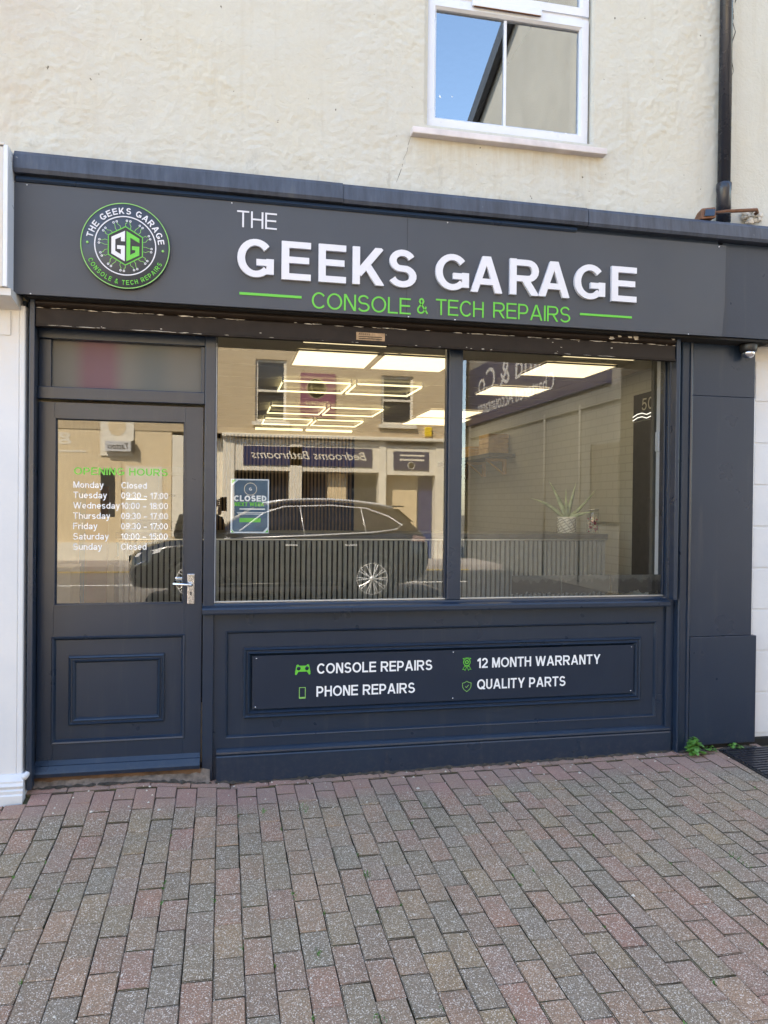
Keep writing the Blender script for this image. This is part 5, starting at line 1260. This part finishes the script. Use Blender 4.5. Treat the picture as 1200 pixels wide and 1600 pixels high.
zs = thing('maroon_hanging_sign', 'maroon sign with a ringed swirl above the navy sign across the street', 'sign', (2.45, OY+.02, 4))
box('board', 1.99, 2.93, OY+.003, OY+.04, 3.90, 5.08, 'purple', zs, .003)
lathe('ring', [(.27, 0), (.27, .004), (.255, .004), (.255, 0)], (2.42, OY+.0405, 4.68), 'y', 'gold', zs, 32); lathe('ring', [(.19, 0), (.19, .004), (.178, .004), (.178, 0)], (2.46, OY+.0406, 4.72), 'y', 'gold', zs, 32)
bfont('l', 'ZENDEN', 2.80, 4.22, .12, OY+.044, 'gold', zs, 0, .66)
al = thing('alarm_box', 'small yellow alarm box on the brick wall across the street', 'alarm', (5.5, OY, 3.55)); box('cover', 5.42, 5.62, OY+.003, OY+.09, 3.48, 3.74, 'yellow', al, .02); box('base_plate', 5.41, 5.63, OY+.0005, OY+.0028, 3.47, 3.75, 'opp_white', al, 0)
dp2 = thing('far_downpipe', 'grey drainpipe at the end of the brick building across the street', 'pipe', (6.2, OY+.08, 0)); tube('pipe', [(6.15, OY+.12, .1), (6.15, OY+.12, 7.3)], .05, 'silver', dp2, 10); box('bracket', 6.08, 6.22, OY+.001, OY+.07, 3.6, 3.66, 'silver', dp2, 0)
# tattoo shop to the left
ts = thing('tattoo_shop_building', 'cream fronted tattoo shop building across the street', 'building', (-5, OY, 0))
box('upper_wall', -16, -1.36, OY-.3, OY, 3.42, 7.4, 'opp_brick', ts, 0); box('shopfront', -16, -1.32, OY-.5, OY-.02, 0.09, 3.419, 'opp_cream', ts, 0)
box('body', -16, -1.36, OY-8, OY-.51, 0, 7.4, 'int_dark', ts, 0)
mk('roof', [(-16, OY+.2, 7.4), (-1.36, OY+.2, 7.4), (-1.36, OY-4, 9.6), (-16, OY-4, 9.6), (-16, OY-8, 7.4), (-1.36, OY-8, 7.4)], [(0, 1, 2, 3), (3, 2, 5, 4), (0, 3, 4), (1, 5, 2)], 'slate', ts)
box('window_sheet', -2.45, -1.55, OY-.019, OY-.012, .6, 2.5, 'opp_white', ts, 0); box('stall_panel', -16, -1.4, OY-.0195, OY+.03, .09, .55, 'opp_white', ts, 0)
box('shop_door', -3.2, -2.55, OY-.0195, OY-.005, .1, 2.6, 'opp_cream', ts, 0); box('door_pane', -3.05, -2.7, OY-.0048, OY-.001, 1.2, 2.4, 'dark_glass', ts, 0)
lt = bfont('l', 'gor', -3.75, 3.12, .30, OY-.014, 'opp_white', ts, 0, 1.05, .012); lt['label'] = 'white letters on the cream fascia'
box('strapline', -4.6, -3.4, OY-.0195, OY-.012, 2.83, 2.87, 'opp_white', ts, 0)
tsn = thing('tattoo_sign', 'silver projecting sign with black script reading Tattoo across the street', 'sign', (-2.6, OY+.1, 2.9))
box('panel', -2.93, -2.30, OY+.05, OY+.16, 2.86, 3.12, 'silver', tsn, .004); box('end_plate', -2.299, -2.22, OY+.04, OY+.17, 2.85, 3.13, 'int_black', tsn, .004)
box('bracket', -2.7, -2.5, OY-.018, OY+.0498, 2.95, 3.05, 'int_black', tsn, 0); bfont('l', 'Tattoo', -2.36, 2.92, .15, OY+.163, 'int_black', tsn, .3, .50, .006)
pst = thing('portrait_poster', 'pale portrait poster above the tattoo sign across the street', 'poster', (-2.6, OY, 3.1)); box('sheet', -3.06, -2.25, OY+.005, OY+.012, 2.75, 3.9, 'opp_white', pst, 0)
poly('portrait', [(-2.66+.22*math.cos(k*PI/8), 3.52+.26*math.sin(k*PI/8)) for k in range(16)], OY+.016, OY+.0125, 'opp_cream', pst)
# side building with the blue sign
SX = 7.0
sbd = thing('gable_building', 'tall grey and beige gabled building at the end of the street', 'building', (9, -12, 0))
mk('gable_wall', [(SX, -6.6, 0), (SX, -17.2, 0), (SX, -17.2, 12.4), (SX, -12.2, 14.5), (SX, -6.6, 12.2), (SX+8, -6.6, 0), (SX+8, -17.2, 0), (SX+8, -17.2, 12.4), (SX+8, -12.2, 14.5), (SX+8, -6.6, 12.2)],
   [(4, 3, 2, 1, 0), (5, 6, 7, 8, 9), (0, 5, 9, 4), (1, 2, 7, 6)], 'side_render', sbd)
mk('roof', [(SX-.2, -6.3, 12.12), (SX+8, -6.3, 12.12), (SX+8, -12.2, 14.6), (SX-.2, -12.2, 14.6), (SX-.2, -17.5, 12.32), (SX+8, -17.5, 12.32)], [(0, 1, 2, 3), (3, 2, 5, 4)], 'slate', sbd)
for a, b in (((-6.3, 12.0), (-12.2, 14.48)), ((-12.2, 14.48), (-17.5, 12.2))):
    mk('bargeboard', [(SX-.22, a[0], a[1]-.35), (SX-.22, b[0], b[1]-.35), (SX-.22, b[0], b[1]+.12), (SX-.22, a[0], a[1]+.12), (SX-.06, a[0], a[1]-.35), (SX-.06, b[0], b[1]-.35), (SX-.06, b[0], b[1]+.12), (SX-.06, a[0], a[1]+.12)],
       [(0, 1, 2, 3), (4, 7, 6, 5), (0, 4, 5, 1), (2, 6, 7, 3)], 'barge', sbd)
box('painted_brickwork', SX-.06, SX-.001, -16.5, -8.05, .0, 3.80, 'side_brick', sbd, 0); box('end_panel', SX-.07, SX-.001, -8.05, -6.6, .0, 4.3, 'int_black', sbd, 0)
box('ledge', SX-.10, SX-.061, -16.5, -8.06, 3.50, 3.56, 'side_brick', sbd, .01)
for yy in (-9.6, -11.3): tube('wall_pipe', [(SX-.09, yy, .1), (SX-.09, yy, 3.6)], .025, 'side_brick', sbd, 8)
asg = thing('accountants_sign', 'long blue painted sign high on the grey brick gable wall', 'sign', (SX-.05, -12.5, 4))
box('board', SX-.10, SX-.002, -16.55, -8.5, 3.86, 5.45, 'navy', asg, .004)
bfont('l', 'land & Co.', 0, 0, .60, 0, 'silver', asg, 0, 4.7, .01, lambda a, b: (SX-.103, -11.3-a, 4.66+b)); bfont('l', 'Chartered Accountants', 0, 0, .38, 0, 'silver', asg, 0, 5.0, .008, lambda a, b: (SX-.103, -10.8-a, 4.10+b))
lathe('emblem', [(.50, -.104), (.50, -.1), (.42, -.1), (.42, -.104)], (SX, -9.4, 4.6), 'x', 'silver', asg, 28)
db = thing('notice_board', 'dark notice board on the grey brick gable wall', 'board', (SX-.1, -8.8, 2)); box('board', SX-.11, SX-.0605, -9.05, -8.06, 1.3, 2.75, 'worktop', db, .004); box('frame', SX-.12, SX-.0608, -9.08, -9.052, 1.28, 2.77, 'int_black', db, 0)

# ---- the parked car
CX0, CX1, CYN = -1.43, 3.36, -7.72       # nose, tail, side nearest the shop
car = thing('parked_car', 'black estate car parked across the street, mirrored in the shop window', 'car', ((CX0+CX1)/2, CYN-.95, 0))
LEN = CX1-CX0
def cpos(s, hw, z): return (CX0+s*LEN, CYN-.95+hw, z)
ST = [  # s, z bottom, z belt, z roof, half width body, roof half width
    (0.000, .34, .62, .66, .62, .50), (0.015, .26, .74, .80, .78, .60), (0.05, .24, .84, .90, .88, .66), (0.12, .24, .93, .99, .93, .70), (0.22, .24, .98, 1.05, .94, .72), (0.27, .24, 1.00, 1.09, .94, .72),
    (0.34, .24, 1.02, 1.34, .95, .66), (0.42, .24, 1.03, 1.55, .95, .62), (0.52, .24, 1.04, 1.63, .95, .62), (0.66, .24, 1.06, 1.635, .95, .62), (0.80, .25, 1.08, 1.60, .95, .60), (0.90, .27, 1.09, 1.50, .94, .58), (0.955, .32, 1.08, 1.26, .91, .62), (0.985, .40, 1.02, 1.12, .86, .62), (1.0, .50, .92, .98, .78, .60)]
def section(st):
    s, zb, zt, zr, hw, rw = st
    pr = [(hw*.86, zb), (hw*.97, zb+.10), (hw, (zb+zt)/2), (hw*.985, zt-.06), (hw*.93, zt), (hw*.93*.55+rw*.45, zt+(zr-zt)*.5), (rw, zr-.05*min(1, (zr-zt)*4)), (rw*.6, zr), (0, zr+.012)]
    return pr + [(-a, b) for a, b in pr[:-1][::-1]]
bm = bmesh.new(); rings = [[bm.verts.new(cpos(st[0], a, b)) for a, b in section(st)] for st in ST]
for A, B in zip(rings, rings[1:]):
    for j in range(len(A)-1): bm.faces.new((A[j], A[j+1], B[j+1], B[j]))
    bm.faces.new((A[-1], A[0], B[0], B[-1]))
bm.faces.new(rings[0]); bm.faces.new(rings[-1][::-1])
body = from_bm('body', bm, 'carpaint', car, True)
def st_at(s):
    for a, b in zip(ST, ST[1:]):
        if a[0] <= s <= b[0]:
            k = (s-a[0])/(b[0]-a[0]); return [x+(y-x)*k for x, y in zip(a, b)]
def gsurf(s, t_, off=.0, side=1):
    _, zb, zt, zr, hw, rw = st_at(s); z = zt+(zr-.05-zt)*t_; w_ = hw*.93+(rw-hw*.93)*t_
    return cpos(s, side*(w_+off), z)
for side in (1, -1):
    outl = [(.30, .02), (.36, .42), (.43, .80), (.50, .92), (.66, .93), (.78, .90), (.86, .72), (.905, .42), (.88, .20), (.80, .08), (.60, .03)]
    # smooth outline
    vs = [gsurf(s, t_, .030, side) for s, t_ in outl]; cx_ = gsurf(.6, .45, .034, side)
    mk('side_glass', vs+[cx_], [(k, (k+1) % len(vs), len(vs)) for k in range(len(vs))], 'carglass', car)
    tube('window_trim', [gsurf(s, t_, .036, side) for s, t_ in outl], .016, 'alloy', car, 6, True)
    tube('roof_rail', [gsurf(s, 1.12, .03, side) for s in (.44, .50, .58, .66, .74, .82, .88)],   .022, 'alloy', car, 6)
    for s in (.565, .775): tube('door_pillar', [gsurf(s, .04, .036, side), gsurf(s-.012, .92, .036, side)], .010, 'alloy', car, 6)
    for s in (.50, .70): box('door_handle', CX0+s*LEN, CX0+s*LEN+.2, CYN-.95+side*.945-.012, CYN-.95+side*.945+.022, .90, .925, 'alloy', car, .004)
    mr = lathe('door_mirror', [(0, -.10), (.06, -.08), (.075, 0), (.06, .09), (0, .10)], (CX0+.33*LEN, CYN-.95+side*1.03, 1.10), 'x', 'carpaint', car, 14)
    tube('sill_trim', [cpos(.27, side*.935, .30), cpos(.74, side*.935, .30)], .02, 'black', car, 8)
    for s in (.205, .795):
        wx, wy = CX0+s*LEN, CYN-.95+side*.84
        an = [k*PI/14-.25 for k in range(17)]
        tube('wheel_arch', [(wx+.405*math.cos(a), CYN-.95+side*.935, .365+.405*math.sin(a)) for a in an], .030, 'tyre', car, 8)
        dk = lathe('arch_liner', [(0, side*.93), (.40, side*.93), (.40, side*.90)], (wx, CYN-.95, .365), 'y', 'tyre', car, 24)
        wh = lathe('wheel', [(.255, side*.10), (.30, side*.115), (.345, side*.10), (.362, side*.06), (.362, -side*.08), (.30, -side*.10)], (wx, wy+side*.0, .365), 'y', 'tyre', car, 32)
        lathe('rim', [(.232, side*.085), (.258, side*.112), (.258, side*.085), (.225, side*.02)], (wx, wy, .365), 'y', 'alloy', wh, 32)
        bm = bmesh.new()
        for k in range(10):
            for da in (-.10, .10):
                a = 2*PI*k/10; p0 = (wx+.05*math.cos(a), wy+side*.108, .365+.05*math.sin(a)); p1 = (wx+.245*math.cos(a+da), wy+side*.10, .365+.245*math.sin(a+da)); tube('s', [p0, p1], .0085, 'alloy', bm=bm, seg=5)
        from_bm('spokes', bm, 'alloy', wh)
        lathe('hub', [(0, side*.115), (.05, side*.112), (.05, side*.08)], (wx, wy, .365), 'y', 'alloy', wh, 16); lathe('brake_disc', [(0, side*.03), (.17, side*.03), (.17, side*.0)], (wx, wy, .365), 'y', 'silver', wh, 20)
    mk('tail_lamp', [cpos(.93, side*.925, .98), cpos(.985, side*.868, .96), cpos(.985, side*.862, 1.04), cpos(.94, side*.90, 1.08)], [(0, 1, 2, 3)], 'lamp_red', car)
    mk('head_lamp', [cpos(.02, side*.80, .72), cpos(.10, side*.925, .80), cpos(.11, side*.925, .88), cpos(.03, side*.80, .78)], [(0, 1, 2, 3)], 'lamp_clear', car)
    tube('fog_lamp_trim', [cpos(.055, side*.90, .66), cpos(.03, side*.86, .62), cpos(.012, side*.80, .52), cpos(.03, side*.85, .42)], .014, 'chrome', car, 6)
mk('windscreen', [cpos(.285, .66, 1.125), cpos(.285, -.66, 1.125), cpos(.415, -.56, 1.545), cpos(.415, .56, 1.545)], [(0, 1, 2, 3)], 'carglass', car)
mk('rear_window', [cpos(.905, .52, 1.50), cpos(.905, -.52, 1.50), cpos(.957, -.58, 1.28), cpos(.957, .58, 1.28)], [(0, 1, 2, 3)], 'carglass', car)
box('spoiler', CX0+.885*LEN, CX0+.925*LEN, CYN-1.45, CYN-.45, 1.535, 1.56, 'carpaint', car, .008)
box('front_plate', CX0-.028, CX0-.004, CYN-1.2, CYN-.68, .46, .57, 'plate', car, .003); box('grille', CX0-.022, CX0-.003, CYN-1.4, CYN-.5, .60, .72, 'black', car, .005)

# ---- the photographer, reflected beside the door post
per = thing('person', 'person in a black jacket holding up a phone, mirrored at the edge of the window', 'person', (-.27, -4.62, 0))
def skin(name, V, E_, m, parent, sub=2):
    me = bpy.data.meshes.new(name); me.from_pydata([v[:3] for v in V], E_, []); o = bpy.data.objects.new(name, me); link(o, parent); me.materials.append(M[m])
    md = o.modifiers.new('skin', 'SKIN'); md.use_smooth_shade = True
    for k, v in enumerate(V): me.skin_vertices[0].data[k].radius = (v[3], v[4] if len(v) > 4 else v[3])
    me.skin_vertices[0].data[0].use_root = True
    s = o.modifiers.new('sub', 'SUBSURF'); s.levels = sub; s.render_levels = sub; return o
px, py, pz = -.27, -4.62, gz(-.27, -4.62)
B_ = [(px, py, .95+pz, .16, .12), (px, py, 1.12+pz, .155, .11), (px, py, 1.32+pz, .19, .12), (px, py, 1.42+pz, .12, .09), (px, py+.01, 1.50+pz, .058, .06),
      (px-.19, py, 1.40+pz, .07), (px-.24, py+.06, 1.18+pz, .055), (px-.10, py+.22, 1.32+pz, .042), (px+.12, py+.20, 1.44+pz, .034),
      (px+.19, py, 1.40+pz, .07), (px+.25, py+.04, 1.17+pz, .055), (px+.25, py+.18, 1.33+pz, .042), (px+.235, py+.225, 1.43+pz, .034),
      (px-.09, py, .86+pz, .095), (px-.10, py+.01, .48+pz, .065), (px-.10, py-.01, .09+pz, .045), (px-.11, py+.13, .035+pz, .04, .035),
      (px+.09, py, .86+pz, .095), (px+.10, py+.01, .48+pz, .065), (px+.10, py-.01, .09+pz, .045), (px+.11, py+.13, .035+pz, .04, .035)]
skin('body', B_, [(0, 1), (1, 2), (2, 3), (3, 4), (2, 5), (5, 6), (6, 7), (7, 8), (2, 9), (9, 10), (10, 11), (11, 12), (0, 13), (13, 14), (14, 15), (15, 16), (0, 17), (17, 18), (18, 19), (19, 20)], 'jacket', per)
hb = bmesh.new(); bmesh.ops.create_uvsphere(hb, u_segments=20, v_segments=14, radius=1.0)
for v in hb.verts:
    z_ = v.co.z; v.co = Vector((px+v.co.x*.076*(1-.18*max(0, -z_)), py+.02+v.co.y*.098, 1.625+pz+z_*.122))
hd_ = from_bm('head', hb, 'skin', per, True)
lathe('nose', [(0, .03), (.010, .02), (.015, 0), (0, -.005)], (px, py+.105, 1.61+pz), 'y', 'skin', hd_, 10)
for sx in (-1, 1):
    lathe('eye', [(0, .008), (.010, .005), (.012, 0)], (px+sx*.032, py+.100, 1.645+pz), 'y', 'black', hd_, 10); lathe('ear', [(0, -.008), (.022, -.004), (.026, .004), (0, .010)], (px+sx*.077, py+.015, 1.625+pz), 'x', 'skin', hd_, 10)
box('mouth', px-.022, px+.022, py+.095, py+.104, 1.562+pz, 1.570+pz, 'sweet_red', hd_, .002)
hb = bmesh.new(); bmesh.ops.create_uvsphere(hb, u_segments=20, v_segments=14, radius=1.0)
for v in list(hb.verts):
    if v.co.z < -.25 or (v.co.y > .45 and v.co.z < .55): hb.verts.remove(v)
for v in hb.verts: v.co = Vector((px+v.co.x*.084, py+.015+v.co.y*.104, 1.635+pz+v.co.z*.126))
from_bm('hair', hb, 'hair', hd_, True)
PHX = 0.0
for hx, sgn_ in ((px+.235, 1), (px+.12, -1)):
    hx0 = PHX-.040; base_ = (px+.235, py+.225, 1.44+pz) if sgn_ == 1 else (px+.12, py+.20, 1.44+pz)
    tgt = (-.045, -4.385, 1.50) if sgn_ == 1 else (-.06, -4.39, 1.57)
    H_ = [(*base_, .026), ((base_[0]+tgt[0])/2, (base_[1]+tgt[1])/2, (base_[2]+tgt[2])/2, .030, .018)]; E2 = [(0, 1)]
    for k in range(4):
        dz = (-.03+.02*k); H_ += [(tgt[0]-.006, tgt[1], tgt[2]+dz, .0095), (tgt[0]+.012, tgt[1]-.004, tgt[2]+dz, .0085), (tgt[0]+.028, tgt[1]-.006, tgt[2]+dz, .0075)]; n0 = 2+3*k; E2 += [(1, n0), (n0, n0+1), (n0+1, n0+2)]
    n0 = len(H_); H_ += [(tgt[0]-.005, tgt[1]-.022, tgt[2]-.02, .010), (tgt[0]+.018, tgt[1]-.020, tgt[2], .008)]; E2 += [(1, n0), (n0, n0+1)]
    skin('hand', H_, E2, 'skin', per, 1)
phn = thing('phone', 'dark phone held up by the person mirrored in the window', 'phone', (0, -4.372, 1.55))
box('case', -.038, .038, -4.384, -4.374, 1.475, 1.632, 'black', phn, .003); lathe('lens', [(0, .002), (.010, .002), (.012, 0)], (0.0, -4.374, 1.553), 'y', 'dark_glass', phn, 14)

bm = bmesh.new(); n = 150
for x0, x1, yb in ((-.03, 2.79, -.034), (2.80, 3.36, -.058), (-1.0, -.05, -.05)):
    n = int((x1-x0)*52); prev = None
    for k in range(n+1):
        x = x0+(x1-x0)*k/n; w_ = max(.002, random.gauss(.012, .007)); h_ = max(.001, random.gauss(.006, .004)); z = gz(x, yb)
        row_ = (bm.verts.new((x, yb-.0005, z+h_+.002)), bm.verts.new((x, yb-w_*.5, z+h_*.5+.0035)), bm.verts.new((x, yb-w_-.004, z+.0005)))
        if prev: bm.faces.new((prev[0], prev[1], row_[1], row_[0])); bm.faces.new((prev[1], prev[2], row_[2], row_[1]))
        prev = row_
tag(from_bm('packed_dirt', bm, 'dirt'), 'dark packed dirt along the foot of the shopfront', 'dirt', kind='stuff')
bm = bmesh.new()
for k in range(70):
    x = random.uniform(-.9, 3.4); y = -.05-abs(random.gauss(0, .05)); s_ = random.uniform(.003, .009); a = random.uniform(0, 6.3); z = gz(x, y)+.004
    c_, d_ = math.cos(a), math.sin(a)
    bm.faces.new([bm.verts.new(q) for q in ((x-s_*c_, y-s_*d_, z), (x+s_*.4*d_, y-s_*.4*c_, z+.002), (x+s_*c_, y+s_*d_, z+.001), (x-s_*.4*d_, y+s_*.4*c_, z+.003))])
tag(from_bm('dead_leaf_bits', bm, 'card'), 'brown leaf scraps blown against the foot of the shopfront', 'debris', kind='stuff')
